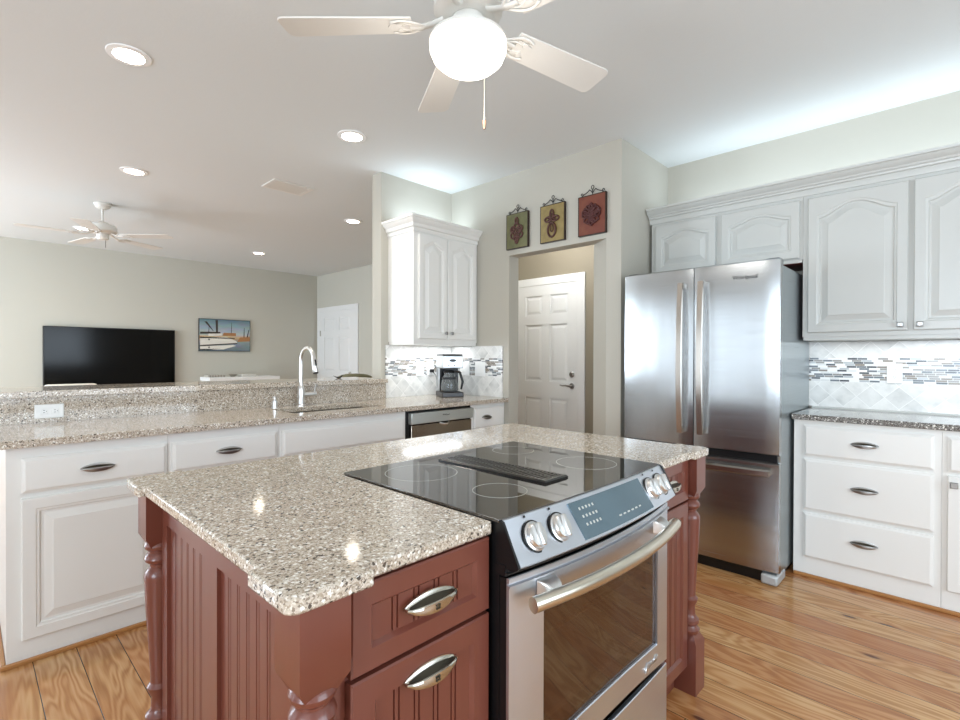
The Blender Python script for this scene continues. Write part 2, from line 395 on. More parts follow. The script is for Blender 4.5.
# six-panel doors
def six_panel(w, h, M, th=.035, wide=False):
    bm = B(); st = .115*w/.8; mu = .10*w/.8
    rails = [(0, .21), (.80, .98), (1.60, 1.70), (h-.115, h)]
    box(bm, 0, w, .012, th, 0, h, M=M)
    for a, b in rails: box(bm, 0, w, 0, .012, a, b, M=M)
    for a, b in ((0, st), (w-st, w), (w/2-mu/2, w/2+mu/2)):
        for (r0, r1), (s0, s1) in zip(rails, rails[1:]): box(bm, a, b, 0, .012, r1, s0, M=M)
    for xa, xb in ((st, w/2-mu/2), (w/2+mu/2, w-st)):
        for (r0, r1), (s0, s1) in zip(rails, rails[1:]):
            L = [[(a, y, b) for a, b in ((xa+i, r1+i), (xb-i, r1+i), (xb-i, s0-i), (xa+i, s0-i))] for y, i in ((.0119, .006), (.0119, .018), (.003, .045), (.003, .05))]
            loft(bm, L, cap0=False, M=M)
    return bm
def casing(w, h, M, cw=.085, ct=.02):
    bm = B()
    box(bm, -cw, 0, -ct, 0, 0, h+cw, M=M); box(bm, w, w+cw, -ct, 0, 0, h+cw, M=M); box(bm, 0, w, -ct, 0, h, h+cw, M=M)
    return bm
# door at the end of the little hall (faces -X)
M = FX(4.405, 3.66, .005)
d = struct('door_1', six_panel(.80, 2.032, M), DOORW, smooth=False)
bm = B(); box(bm, .796, .80+.0, -.002, 0, 0, 0.01, M=M); bm.free()
bm = B(); lathe(bm, [(0, 0), (.03, 0), (.032, .004), (.026, .012), (0, .014)], 20, M=Matrix.Translation((4.405, 2.925, .95)) @ Matrix.Rotation(-PI/2, 4, 'Y'))
tube(bm, [(4.395, 2.925, .95), (4.36, 2.925, .95), (4.352, 2.935, .951), (4.35, 2.97, .956), (4.35, 3.01, .952), (4.352, 3.04, .958)], [.011, .011, .011, .009, .007, .006], 10)
part('lever_handle', bm, PEWTER, d, 'dark metal lever handle')
bm = B(); lathe(bm, [(0, 0), (.030, 0), (.032, .006), (.022, .014), (.02, .022), (0, .024)], 20, M=Matrix.Translation((4.405, 2.925, 1.07)) @ Matrix.Rotation(-PI/2, 4, 'Y'))
part('deadbolt', bm, PEWTER, d, 'round dark metal deadbolt')
part('hinge', boxes((4.385, 4.404, 3.655, 3.668, 1.16, 1.26)), BRONZE, d, 'dark hinge')
struct('trim_3', casing(.80, 2.035, FX(4.42, 3.66, 0)), DOORW, bev=.004)
# living room door (faces -X on x = 4.6)
M = FX(4.585, 8.545, .005)
d = struct('door_2', six_panel(1.20, 2.05, M), DOORW, smooth=False)
part('hinge', boxes((4.566, 4.584, 8.495, 8.507, 1.62, 1.72)), NICKEL, d)
part('door_knob', boxes((4.55, 4.585, 7.46, 7.50, .95, .99)), NICKEL, d, bev=.01)
struct('trim_4', casing(1.20, 2.055, FX(4.60, 8.545, 0)), DOORW, bev=.004)

# ================================================================ ISLAND
TOP = .907  # island, worktop and range sizes and positions scaled slightly up about the camera
t = thing('kitchen_island', 'barn red island cabinet with beadboard panels and turned corner posts around the range', 'kitchen island', (1.15, 1.17, 0))
part('body', boxes((.388, .764, .728, 1.60, .09, .878), (1.543, 1.93, .748, 1.60, .09, .878), (.764, 1.543, 1.33, 1.60, .09, .878),
                   (.40, .764, .76, 1.59, .0, .09), (1.543, 1.91, .78, 1.59, 0, .09), (.764, 1.543, 1.34, 1.59, 0, .09)), RED, t, smooth=False)
# side towards the living room end: framed beadboard, two fields
MS = FX(.3875, 1.56, 0)
bm = B(); Wd = .79
box(bm, 0, Wd, -.012, 0, .80, .878, M=MS); box(bm, 0, Wd, -.012, 0, .09, .17, M=MS)
for a, b in ((0, .045), (.335, .42), (.705, Wd)): box(bm, a, b, -.012, 0, .17, .80, M=MS)
bead_panel(bm, .045, .29, .17, .80, -.003, M=MS); bead_panel(bm, .42, .285, .17, .80, -.003, M=MS)
part('side_panel', bm, RED, t, ang=20)
def post(cx, cy, parent, s=.042):
    zt0, zb1 = .760, .185
    bm = B()
    def sq(z0, z1, cut):
        a = s; b = s*.62
        if cut > 0: L = [(b, z0-.03), (a, z0), (a, z1)]
        else: L = [(a, z0), (a, z1), (b, z1+.03)]
        loops = [[(cx+p*k, cy+q*k, z) for p, q in ((-1, -1), (1, -1), (1, 1), (-1, 1))] for k, z in L]
        loft(bm, loops)
    sq(zt0, .879, 1); sq(0, zb1, -1)
    pr = [(.027, zb1+.02), (.036, zb1+.034), (.038, zb1+.044), (.030, zb1+.052), (.027, zb1+.058), (.035, zb1+.068), (.035, zb1+.080), (.027, zb1+.088), (.022, zb1+.098),
          (.021, zb1+.13), (.030, zb1+.15), (.031, zb1+.158), (.023, zb1+.168), (.023, zb1+.19), (.028, zb1+.28), (.034, zb1+.38), (.037, zt0-.115), (.036, zt0-.105), (.030, zt0-.095), (.023, zt0-.088),
          (.024, zt0-.08), (.034, zt0-.072), (.037, zt0-.064), (.034, zt0-.055), (.027, zt0-.048), (.027, zt0-.044), (.035, zt0-.036), (.037, zt0-.028), (.034, zt0-.020), (.026, zt0-.012)]
    lathe(bm, pr, 28, (cx, cy, 0))
    return part('post', bm, RED, parent, ang=30)
for cx, cy in ((.379, .727), (.379, 1.597), (1.913, .742), (1.913, 1.600)): post(cx, cy, t)
# filler behind the near post and the drawers/doors of both ends
def island_unit(x0, x1, yf, fill=None):
    w = x1-x0
    dr = part('drawer', bead_front(w, .150, .038, M=FY(x0, yf, .724)), RED, t, ang=20)
    add_pull(dr, FY((x0+x1)/2, yf-.02, .803), NICKEL)
    part('emblem', pull_mark(M=FY((x0+x1)/2, yf-.02, .803)), PATINA_SHADE, dr.children[0])
    do = part('door', bead_front(w, .612, .045, M=FY(x0, yf, .104)), RED, t, ang=20)
    add_pull(do, FY((x0+x1)/2, yf-.02, .672), NICKEL)
    part('emblem', pull_mark(M=FY((x0+x1)/2, yf-.02, .672)), PATINA_SHADE, do.children[0])
island_unit(.436, .764, .728); island_unit(1.548, 1.866, .748)

# island worktop: one slab cut around the cooktop, corners stepping out over the posts
def slab_poly(bm, poly, z0, z1): prism(bm, poly, z0, z1)
def island_top():
    x0, x1, y0, y1 = .316, 1.983, .679, 1.690; s = .017; c = .145; r = .022
    cx0, cx1, cy1 = .7695, 1.5375, 1.298
    def corner(cx, cy, a0):
        return [(cx+r*math.cos(a0+PI/2*k/5), cy+r*math.sin(a0+PI/2*k/5)) for k in range(6)]
    P = []
    P += corner(x0+r, y0+r, PI)
    P += [(x0+c, y0), (x0+c, .706), (cx0, .706), (cx0, cy1), (cx1, cy1), (cx1, .708), (x1-c, .708), (x1-c, .692)]
    P += corner(x1-r, .692+r, -PI/2)
    P += [(x1, y0+c), (x1-s, y0+c), (x1-s, y1-c), (x1, y1-c)]
    P += corner(x1-r, y1-r, 0)
    P += [(x1-c, y1), (x1-c, y1-s), (x0+c, y1-s), (x0+c, y1)]
    P += corner(x0+r, y1-r, PI/2)
    P += [(x0, y1-c), (x0+s, y1-c), (x0+s, y0+c), (x0, y0+c)]
    bm = B(); prism(bm, P, TOP-.028, TOP); return bm
single('island_countertop', island_top(), GRAN, 'speckled cream granite slab with stepped corners on the red island', 'countertop', (1.15, 1.17, TOP-.028), bev=.005, ang=30)

# ================================================================ RANGE
X0, X1 = .771, 1.536; XM = (X0+X1)/2; HW = (X1-X0)/2
R = thing('kitchen_range', 'stainless slide-in range with black glass cooktop set into the red island', 'range', (XM, .98, 0))
part('body', boxes((X0+.003, X1-.003, .691, 1.294, .04, .905)), BLACK, R, 'black range side walls', smooth=False)
def bow(x, d):   # y shift towards the room of a bowed front
    u = (x-XM)/HW; return -d*(1-u*u)
xs = [X0+(X1-X0)*k/24 for k in range(25)]
bm = B()
P = [(x, .690+bow(x, .012)) for x in xs]+[(X1, 1.296), (X0, 1.296)]
prism(bm, P, .906, .9125)
COOK = pm('black_glass_cooktop', '130C07', .02, IOR=1.9); COOK.node_tree.nodes['Principled BSDF'].inputs['Specular IOR Level'].default_value = .9
ct = part('cooktop', bm, COOK, R, 'shiny black glass cooktop', bev=.001, ang=30)
def ring(bm, cx, cy, r, z, w=.0016, sg=64):
    L = [[(cx+rr*math.cos(2*PI*k/sg), cy+rr*math.sin(2*PI*k/sg), zz) for k in range(sg)] for rr, zz in ((r-w, z), (r-w, z+.0003), (r, z+.0003), (r, z))]
    rows = loft(bm, L, cap0=False, cap1=False)
    for i in range(sg): bm.faces.new((rows[3][i], rows[3][(i+1) % sg], rows[0][(i+1) % sg], rows[0][i]))
for cx, cy, r in ((.945, .842, .070), (.930, 1.135, .105), (1.385, .865, .095), (1.385, 1.170, .075)):
    bm = B(); ring(bm, cx, cy, r, .9125); part('burner_ring', bm, GLASSW, ct, 'thin pale ring around a burner', smooth=False)
# downdraft vent
bm = B(); vx0, vx1, vy0, vy1 = 1.075, 1.180, .795, 1.225
loops = [[(a, b, z) for a, b in ((vx0+i, vy0+i), (vx1-i, vy0+i), (vx1-i, vy1-i), (vx0+i, vy1-i))] for i, z in ((0, .9125), (0, .9165), (.004, .920), (.014, .920), (.014, .915))]
loft(bm, loops)
vt = part('vent_grille', bm, pm('vent_black', '16130F', .25), R, 'raised black downdraft vent grille', ang=30)
bm = B(); n = 30
for k in range(n):
    y = vy0+.022+(vy1-vy0-.044)*k/(n-1)
    box(bm, vx0+.014, vx1-.014, y-.0035, y+.0035, .915, .9195)
box(bm, (vx0+vx1)/2-.003, (vx0+vx1)/2+.003, vy0+.014, vy1-.014, .9145, .920)
part('grille_slats', bm, pm('vent_slat', '3B3833', .3, .5), vt, smooth=False)
# slanted control panel, bowed
PT, PB = (.690, .910), (.640, .822)      # (y,z) of its top and bottom edges at the ends
def panel_pt(x, s, out=0):
    """s 0 at the top edge, 1 at the bottom edge"""
    y = PT[0]+(PB[0]-PT[0])*s+bow(x, .012+.014*s); z = PT[1]+(PB[1]-PT[1])*s
    ny, nz = -(PT[1]-PB[1]), (PT[0]-PB[0]); l = math.hypot(ny, nz)
    return Vector((x, y+ny/l*out, z+nz/l*out))
bm = B()
loops = []
PX0, PX1 = X0+.008, X1-.010
for x in [PX0+(PX1-PX0)*k/24 for k in range(25)]:
    a, b = panel_pt(x, 0), panel_pt(x, 1)
    loops.append([a, a+Vector((0, -.004, -.001)), b+Vector((0, -.003, .004)), b, (x, b.y+.012, b.z-.002), (x, .70, b.z), (x, .70, .905)])
loft(bm, loops)
cp = part('control_panel', bm, STEELR, R, 'slanted stainless control panel', ang=30)
for xa, xb in ((X0+.002, PX0-.0003), (PX1+.0003, X1-.002)):
    bm = B(); loft(bm, [[(x, .6895, .9118), (x, .680, .908), (x, PB[0]-.003, PB[1]+.002), (x, PB[0]+.002, PB[1]-.003), (x, .70, PB[1]-.02), (x, .70, .9118)] for x in (xa, xb)]); part('panel_end_cap', bm, BLACK, cp, 'black end cap', smooth=False)
def on_panel(bm, x0, x1, s0, s1, o0, o1, n=10):
    L = []
    for k in range(n+1):
        x = x0+(x1-x0)*k/n
        L.append([panel_pt(x, s0, o0), panel_pt(x, s0, o1), panel_pt(x, s1, o1), panel_pt(x, s1, o0)])
    loft(bm, L)
DISP = pm('display_glass_reflection', '70848F', .10, .75); DISP.node_tree.nodes['Principled BSDF'].inputs['Specular IOR Level'].default_value = 1.0  # base colour lightened to stand in for the reflected ceiling
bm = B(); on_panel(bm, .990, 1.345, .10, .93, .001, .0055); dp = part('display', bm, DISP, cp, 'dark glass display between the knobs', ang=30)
bm = B()
for k in range(3):
    for j in range(5): on_panel(bm, 1.02+j*.014, 1.026+j*.014, .25+k*.18, .31+k*.18, .0055, .0059, 1)
for j in range(6): on_panel(bm, 1.16+j*.022, 1.172+j*.022, .72, .755, .0055, .0059, 1)
part('key_pattern', bm, GLASSW, dp, smooth=False)
bm = text_mesh('12:00', .016); 
TP = panel_pt(1.165, .35, .0062)
sl = math.atan2(PT[0]-PB[0], PT[1]-PB[1])
bmesh.ops.transform(bm, matrix=Matrix.Translation(TP) @ Matrix.Rotation(-sl, 4, 'X'), verts=bm.verts)
bm.free()
for kx in (.846, .930, 1.390, 1.462):
    c = panel_pt(kx, .50, .004)
    MK = Matrix.Translation(c) @ Matrix.Rotation(PI/2-sl, 4, 'X')     # local z along panel normal
    bm = B(); lathe(bm, [(0, 0), (.031, 0), (.031, .003), (.027, .005), (.026, .012), (.024, .015), (0, .015)], 32, M=MK)
    k = part('knob', bm, CHROME, cp, 'stainless control knob', ang=40)
    bm = B(); box(bm, -.006, .006, -.024, .024, .0145, .026, M=MK @ Matrix.Rotation(-.15, 4, 'Z')); part('grip', bm, CHROME, k, bev=.003)
    bm = B(); lathe(bm, [(.031, 0), (.0345, 0), (.0345, .002), (.031, .002), (.031, 0)], 32, M=MK); part('knob_ring', bm, BLACK, k)
    c2 = panel_pt(kx-.006, .07, .0045); bm = B(); lathe(bm, [(0, 0), (.003, 0), (.003, .001), (0, .001)], 10, M=Matrix.Translation(c2) @ Matrix.Rotation(PI/2-sl, 4, 'X'))
    part('marker_dot', bm, BLACK, cp)
# black vent gap under the panel
bm = B(); L = [[(x, .672+bow(x, .03), .800), (x, .672+bow(x, .03), .8215), (x, .70, .8215), (x, .70, .800)] for x in xs]; loft(bm, L); part('vent_gap', bm, BLACK, R, ang=30)
bm = B()
for z in (.806, .813): loft(bm, [[(x, .662+bow(x, .028), z), (x, .662+bow(x, .028), z+.002), (x, .675+bow(x, .028), z+.002), (x, .675+bow(x, .028), z)] for x in xs])
part('vent_louver', bm, pm('louver', '3A3A3A', .3, .6), R, ang=30)
# oven door : bowed steel frame around a brown glass window
YD = .665
def dby(x): return YD+bow(x, .032)
def u_(x): return (x-XM)/HW
def zbot(x): return .300+.055*(1-u_(x)**2)
def zwin(x): return .372+.05*(1-u_(x)**2)
DX0, DX1 = X0+.004, X1+.001
WX0, WX1, ZW = .874, 1.438, .722
def door_solid(xa, xb, za, zb, y_out=0, th=.007, n=16):
    bm_l = []
    for k in range(n+1):
        x = xa+(xb-xa)*k/n; a = za(x) if callable(za) else za; b = zb(x) if callable(zb) else zb
        y = dby(x)-y_out
        bm_l.append([(x, y+th, a), (x, y+.002, a), (x, y, a+.002), (x, y, b-.002), (x, y+.002, b), (x, y+th, b)])
    return bm_l
bm = B()
YI, TI = -.0075, .036
loft(bm, door_solid(DX0+.001, WX0, lambda x: zbot(x)+.002, .794, YI, TI)); loft(bm, door_solid(WX1, DX1-.001, lambda x: zbot(x)+.002, .794, YI, TI))
loft(bm, door_solid(WX0, WX1, ZW, .794, YI, TI)); loft(bm, door_solid(WX0, WX1, lambda x: zbot(x)+.002, zwin, YI, TI))
CORE = bm
bm = B()
loft(bm, door_solid(DX0, WX0, zbot, .796)); loft(bm, door_solid(WX1, DX1, zbot, .796))
loft(bm, door_solid(WX0, WX1, ZW, .796)); loft(bm, door_solid(WX0, WX1, zbot, zwin))
od = part('oven_door', bm, STEELR, R, 'bowed stainless oven door', ang=30)
part('door_core', CORE, BLACK, od, 'black sides behind the steel skin', smooth=False)
part('door_ridge', (lambda b: (loft(b, [[(x, dby(x)-.006, z0), (x, dby(x)-.006, z0+.004), (x, dby(x)+.002, z0+.007), (x, dby(x)+.002, z0-.003)] for x in xs for z0 in (.778,)]), b)[1])(B()), STEELR, od, ang=60)
OG = bpy.data.materials.new('oven_glass'); OG.use_nodes = True; nt = OG.node_tree; b = nt.nodes['Principled BSDF']
b.inputs['Base Color'].default_value = lin('4A3020'); b.inputs['Roughness'].default_value = .04; b.inputs['Specular IOR Level'].default_value = 1.0
b.inputs['IOR'].default_value = 1.9
tr = nt.nodes.new('ShaderNodeBsdfTransparent'); tr.inputs[0].default_value = (.62, .45, .30, 1); mx = nt.nodes.new('ShaderNodeMixShader'); mx.inputs[0].default_value = .55
nt.links.new(tr.outputs[0], mx.inputs[1]); nt.links.new(b.outputs[0], mx.inputs[2]); nt.links.new(mx.outputs[0], nt.nodes['Material Output'].inputs[0])
bm = B(); loft(bm, door_solid(WX0-.002, WX1+.002, lambda x: zwin(x)-.002, ZW+.002, -.0075, .006)); part('window_glass', bm, OG, od, 'brown tinted oven window', ang=30)
bm = B(); loft(bm, door_solid(WX0+.0, WX1-.0, zwin, lambda x: zwin(x)+.012, -.013, .004)); loft(bm, door_solid(WX0, WX1, ZW-.03, ZW, -.013, .004))
loft(bm, door_solid(WX0, WX0+.022, zwin, ZW, -.013, .004)); loft(bm, door_solid(WX1-.022, WX1, zwin, ZW, -.013, .004))
part('window_border', bm, DARK, od, smooth=False)
# oven interior liner and rack in front of the black body
part('oven_liner', boxes((.86, 1.44, .6875, .6905, .36, .75)), pm('oven_cavity', '3A2A1E', .5), R, smooth=False)
bm = B()
for z in (.43, .62):
    for yy in (.676, .683): tube(bm, [(.87, yy, z), (1.43, yy, z)], .003, 6)
part('oven_rack', bm, pm('rack_wire', 'C8B48A', .3, .8), R)
# handle
hz = .747
hp = []
for k in range(21):
    x = .802+(1.500-.802)*k/20; hp.append((x, YD+bow(x, .032)-.036-.010*(1-((x-XM)/.37)**2), hz))
bm = B(); tube(bm, hp, .0145, 14, flat=1.15)
hd = part('door_handle', bm, pm('satin_handle', 'D8D0C0', .28, 1), od, 'long bowed bar handle', ang=50)
for hx in (.878, 1.425):
    bm = B(); y = dby(hx)
    loft(bm, [[(hx-a, yy, hz-h), (hx+a, yy, hz-h), (hx+a, yy, hz+h2), (hx-a, yy, hz+h2)] for a, yy, h, h2 in ((.030, y+.002, .012, .030), (.022, y-.025, .010, .022), (.014, y-.040, .006, .008))])
    part('handle_bracket', bm, CHROME, hd, bev=.003)
bm = text_mesh('Jenn-Air', .030, .0012, .3)
bmesh.ops.transform(bm, matrix=Matrix.Translation((1.388, dby(1.388)-.0012, .367)) @ Matrix.Rotation(math.radians(9), 4, 'Y') @ Matrix.Rotation(math.radians(6.3), 4, 'Z'), verts=bm.verts)
part('lettering', bm, CHROME, od, smooth=False)
# storage drawer
def zdt(x): return zbot(x)-.010-.016*(1-u_(x)**2)
bm = B(); loft(bm, door_solid(DX0, DX1, .09, zdt, 0, .012)); part('storage_drawer', bm, STEELR, R, 'bowed stainless storage drawer', ang=30)
part('kick_plate', boxes((X0+.01, X1-.01, .70, .72, 0, .09)), BLACK, R, smooth=False)
# ================================================================ PENINSULA RUN (faces -Y)
PF = 2.735      # face-frame plane; fronts stand 2 cm proud
ZT = .914
def base_unit(name, label, x0, x1, fronts, yb=3.34):
    u = thing(name, label, 'cabinet', ((x0+x1)/2, 3.04, 0))
    part('body', boxes((x0+.0005, x1-.0005, PF, yb, .0, ZT-.0315)), WHITE, u, smooth=False)
    return u
u = base_unit('base_cabinet', 'white base cabinet at the open left end of the peninsula, drawer over raised-panel door', .118, .682, None)
a = part('drawer', slab_front(.512, .142, M=FY(.163, PF, .692)), WHITE, u, ang=8); add_pull(a, FY(.41, PF-.02, .766))
part('door', raised_door(.512, .572, .055, M=FY(.163, PF, .098)), WHITE, u, ang=8)
u = base_unit('base_cabinet', 'white base cabinet left of the sink with one drawer and pull', .682, 1.222, None)
a = part('drawer', slab_front(.508, .142, M=FY(.698, PF, .692)), WHITE, u, ang=8); add_pull(a, FY(.952, PF-.02, .768))
part('door', raised_door(.508, .572, .055, M=FY(.698, PF, .098)), WHITE, u, ang=8)
u = base_unit('sink_cabinet', 'white sink base cabinet under the faucet with a plain false front', 1.222, 2.098, None, 2.80)
part('false_front', slab_front(.846, .142, M=FY(1.237, PF, .692)), WHITE, u, ang=8)
for x in (1.237, 1.663): part('door', raised_door(.42, .572, .055, M=FY(x, PF, .098)), WHITE, u, ang=8)
u = base_unit('base_cabinet', 'narrow white base cabinet between dishwasher and doorway wall', 2.728, 3.1195, None)
a = part('drawer', slab_front(.345, .162, M=FY(2.752, PF, .692)), WHITE, u, ang=8); add_pull(a, FY(2.885, PF-.02, .775), L=.10)
part('door', raised_door(.345, .572, .055, M=FY(2.752, PF, .098)), WHITE, u, ang=8)
# dishwasher
u = thing('dishwasher', 'stainless dishwasher under the counter right of the sink cabinet', 'dishwasher', (2.415, 3.0, 0))
part('body', boxes((2.100, 2.7265, PF+.004, 3.3, .06, ZT-.032)), BLACK, u, 'black recess around the door', smooth=False)
part('door', boxes((2.135, 2.715, PF-.022, PF+.004, .11, .775)), stainless('stainless_dishwasher', 'A99F92', .2), u, 'stainless door', bev=.003)
cpn = part('control_strip', boxes((2.125, 2.72, PF-.038, PF+.004, .785, .862)), pm('strip_steel', 'C9CDC9', .35, .7), u, 'pale metal control strip', bev=.004)
bm = text_mesh('Whirlpool', .016, .0004); bmesh.ops.translate(bm, vec=(2.44, PF-.0385, .832), verts=bm.verts); part('lettering', bm, BLACK, cpn, smooth=False)
bm = B(); tube(bm, [(2.39, PF-.023, .775), (2.42, PF-.040, .765), (2.45, PF-.040, .765), (2.48, PF-.023, .775)], .007, 8); part('latch_handle', bm, CHROME, u)
part('kick_plate', boxes((2.11, 2.72, PF+.03, PF+.05, 0, .10)), BLACK, u, smooth=False)

# worktop with sink cut-out
SX0, SX1, SY0, SY1 = 1.36, 2.02, 2.84, 3.17
bm = boxes()
def slab_hole(bm, x0, x1, y0, y1, z0, z1, hx0, hx1, hy0, hy1):
    o = [(x0, y0), (x1, y0), (x1, y1), (x0, y1)]; h = [(hx0, hy0), (hx1, hy0), (hx1, hy1), (hx0, hy1)]
    vo = [[bm.verts.new((x, y, z)) for x, y in o] for z in (z0, z1)]; vh = [[bm.verts.new((x, y, z)) for x, y in h] for z in (z0, z1)]
    for i in range(4):
        j = (i+1) % 4
        bm.faces.new((vo[0][i], vo[0][j], vo[1][j], vo[1][i])); bm.faces.new((vh[0][i], vh[0][j], vh[1][j], vh[1][i]))
        bm.faces.new((vo[1][i], vo[1][j], vh[1][j], vh[1][i])); bm.faces.new((vo[0][i], vo[0][j], vh[0][j], vh[0][i]))
slab_hole(bm, .055, 3.1195, 2.684, 3.319, ZT-.031, ZT, SX0, SX1, SY0, SY1)
box(bm, 2.3525, 3.1195, 3.3195, 3.384, ZT-.031, ZT)
single('countertop', bm, GRAN, 'long speckled granite counter on the white peninsula cabinets, holding the sink', 'countertop', (1.6, 3.0, ZT-.031), bev=.004, ang=30)
single('granite_backsplash', boxes((.100, 2.3505, 3.320, 3.3445, ZT, 1.042)), GRAN, 'upright speckled granite strip behind the sink counter under the bar ledge', 'backsplash', (1.2, 3.33, ZT))
single('bar_ledge', boxes((.03, 2.3508, 3.285, 3.78, 1.0425, 1.075)), GRAN, 'raised speckled granite bar top running behind the sink', 'bar top', (1.2, 3.5, 1.0425), bev=.002)
# sink
bm = B(); zz = ZT-.0315
L = [[(a, b, z) for a, b in ((SX0+i, SY0+i), (SX1-i, SY0+i), (SX1-i, SY1-i), (SX0+i, SY1-i))] for i, z in ((-.012, zz), (.004, zz), (.004, zz-.17), (.02, zz-.19))]
rows = loft(bm, L, cap0=False)
L2 = [[(a, b, z) for a, b in ((SX0+i, SY0+i), (SX1-i, SY0+i), (SX1-i, SY1-i), (SX0+i, SY1-i))] for i, z in ((-.012, zz), (-.012, zz-.004), (-.001, zz-.004), (-.001, zz-.195))]
loft(bm, L2, cap0=False)
si = thing('sink', 'stainless undermount sink set into the peninsula counter below the tall faucet', 'sink', (1.69, 3.0, zz-.195))
part('basin', bm, pm('sink_steel', 'C9C6BE', .25, 1), si, ang=30)
bm = B(); lathe(bm, [(0, 0), (.045, 0), (.045, .003), (.03, .004), (0, .001)], 24, (1.69, 3.0, zz-.19)); part('drain', bm, CHROME, si)
# faucet
f = thing('kitchen_faucet', 'tall brushed gooseneck pull-down faucet behind the sink', 'faucet', (1.60, 3.235, ZT))
bm = B(); lathe(bm, [(0, 0), (.031, 0), (.031, .006), (.024, .012), (.023, .06), (.0235, .115), (.020, .125), (.014, .14), (0, .14)], 24, (1.60, 3.235, ZT))
part('base', bm, CHROME, f, ang=40)
bm = B(); pts = [(1.60, 3.235, ZT+.13+.03*k) for k in range(7)]
cz = ZT+.305; cr = .088
pts += [(1.60, 3.235-cr+cr*math.cos(a), cz+cr*math.sin(a)) for a in [math.radians(10+14*k) for k in range(12)]]
tube(bm, pts, .0125, 14); part('spout', bm, CHROME, f, ang=50)
bm = B(); e = Vector(pts[-1]); dr_ = Vector((0, -.10, -.36)).normalized()
tube(bm, [e, e+dr_*.02, e+dr_*.05, e+dr_*.10, e+dr_*.105], [.0135, .015, .017, .020, .016], 16); sh = part('spray_head', bm, CHROME, f, 'pull-down spray head', ang=50)
bm = B(); tube(bm, [e+dr_*.02+Vector((0, -.016, .004)), e+dr_*.06+Vector((0, -.019, .004))], .006, 8); part('spray_button', bm, BLACK, sh)
bm = B(); tube(bm, [e+dr_*.104, e+dr_*.109], [.017, .016], 16); part('nozzle', bm, BLACK, sh)
bm = B(); tube(bm, [(1.615, 3.235, ZT+.075), (1.66, 3.232, ZT+.075), (1.705, 3.23, ZT+.078)], [.018, .018, .016], 14)
tube(bm, [(1.695, 3.23, ZT+.085), (1.70, 3.225, ZT+.12), (1.705, 3.222, ZT+.145)], [.006, .006, .010], 10)
part('lever', bm, CHROME, f, ang=50)
s = thing('soap_dispenser', 'small brushed soap pump on the counter left of the faucet', 'soap dispenser', (1.415, 3.225, ZT))
bm = B(); lathe(bm, [(0, 0), (.024, 0), (.024, .004), (.018, .008), (.017, .045), (.013, .048), (0, .048)], 20, (1.415, 3.225, ZT)); part('base', bm, CHROME, s)
bm = B(); lathe(bm, [(0, .046), (.009, .046), (.009, .058), (.014, .060), (.014, .072), (0, .074)], 16, (1.415, 3.225, ZT)); tube(bm, [(1.415, 3.225, ZT+.066), (1.415, 3.18, ZT+.066), (1.415, 3.172, ZT+.058)], .005, 8); part('pump', bm, CHROME, s)

# outlets and switch plates
def plate(label, M, w=.07, h=.114, kind='outlet', horizontal=False, group=None, loc=None):
    o = M.translation; p = thing('outlet' if kind == 'outlet' else 'light_switch', label, 'outlet' if kind == 'outlet' else 'light switch', tuple(o), 0, group)
    if horizontal: w, h = h, w
    bm = B(); L = [[(a*(w/2-i), y, b*(h/2-i)) for a, b in ((-1, -1), (1, -1), (1, 1), (-1, 1))] for i, y in ((0, 0), (0, -.003), (.003, -.006))]; loft(bm, L, M=M)
    part('cover_plate', bm, PLATE, p, ang=20)
    if kind == 'outlet':
        for s in (-1, 1):
            c = (s*.021, 0) if horizontal else (0, s*.021)
            bm = B(); box(bm, c[0]-.014, c[0]+.014, -.0085, -.006, c[1]-.0135, c[1]+.0135, M=M); so = part('socket', bm, PLATE, p, bev=.002)
            bm = B()
            for q in (-1, 1):
                if horizontal: box(bm, c[0]-.004, c[0]+.004, -.0092, -.0085, c[1]+q*.0055-.001, c[1]+q*.0055+.001, M=M)
                else: box(bm, c[0]+q*.0055-.001, c[0]+q*.0055+.001, -.0092, -.0085, c[1]-.003, c[1]+.005, M=M)
            box(bm, c[0]+(.008 if horizontal else -.0015), c[0]+(.011 if horizontal else .0015), -.0092, -.0085, c[1]+(-.0015 if horizontal else -.009), c[1]+(.0015 if horizontal else -.006), M=M)
            part('slots', bm, BLACK, so, smooth=False)
    else:
        n = 2 if w > .1 else 1
        for k in range(n):
            cx = (k-(n-1)/2)*.046
            bm = B(); box(bm, cx-.017, cx+.017, -.0095, -.006, -.034, .034, M=M); part('rocker', bm, PLATE, p, bev=.002)
    return p
plate('white horizontal outlet on the granite strip at the left end of the peninsula', FY(.305, 3.3195, .970), horizontal=True)
# tile backsplashes
single('tile_backsplash', boxes((2.392, 3.1195, 3.372, 3.3845, ZT+.0005, 1.3445)), TILEY, 'marble tile backsplash with grey mosaic band under the small wall cabinet', 'backsplash', (2.75, 3.38, ZT), smooth=False)
single('tile_backsplash', boxes((3.108, 3.1195, 2.749, 3.3715, ZT+.0005, 1.343)), TILEX, 'marble tile backsplash return on the doorway wall beside the coffee maker', 'backsplash', (3.115, 3.06, ZT), smooth=False)
single('tile_backsplash', boxes((3.8485, 3.8595, -2.2, .80, .9385, 1.3515)), TILER, 'wide marble tile backsplash with grey mosaic band right of the refrigerator', 'backsplash', (3.855, -.7, .93), smooth=False)
plate('white double switch plate on the tile left of the coffee maker', FY(2.745, 3.3715, 1.148), .085, .125, 'switch')
pl = plate('white outlet with a black plug directly behind the coffee maker', FY(2.86, 3.3715, 1.148), .08, .125, 'outlet')
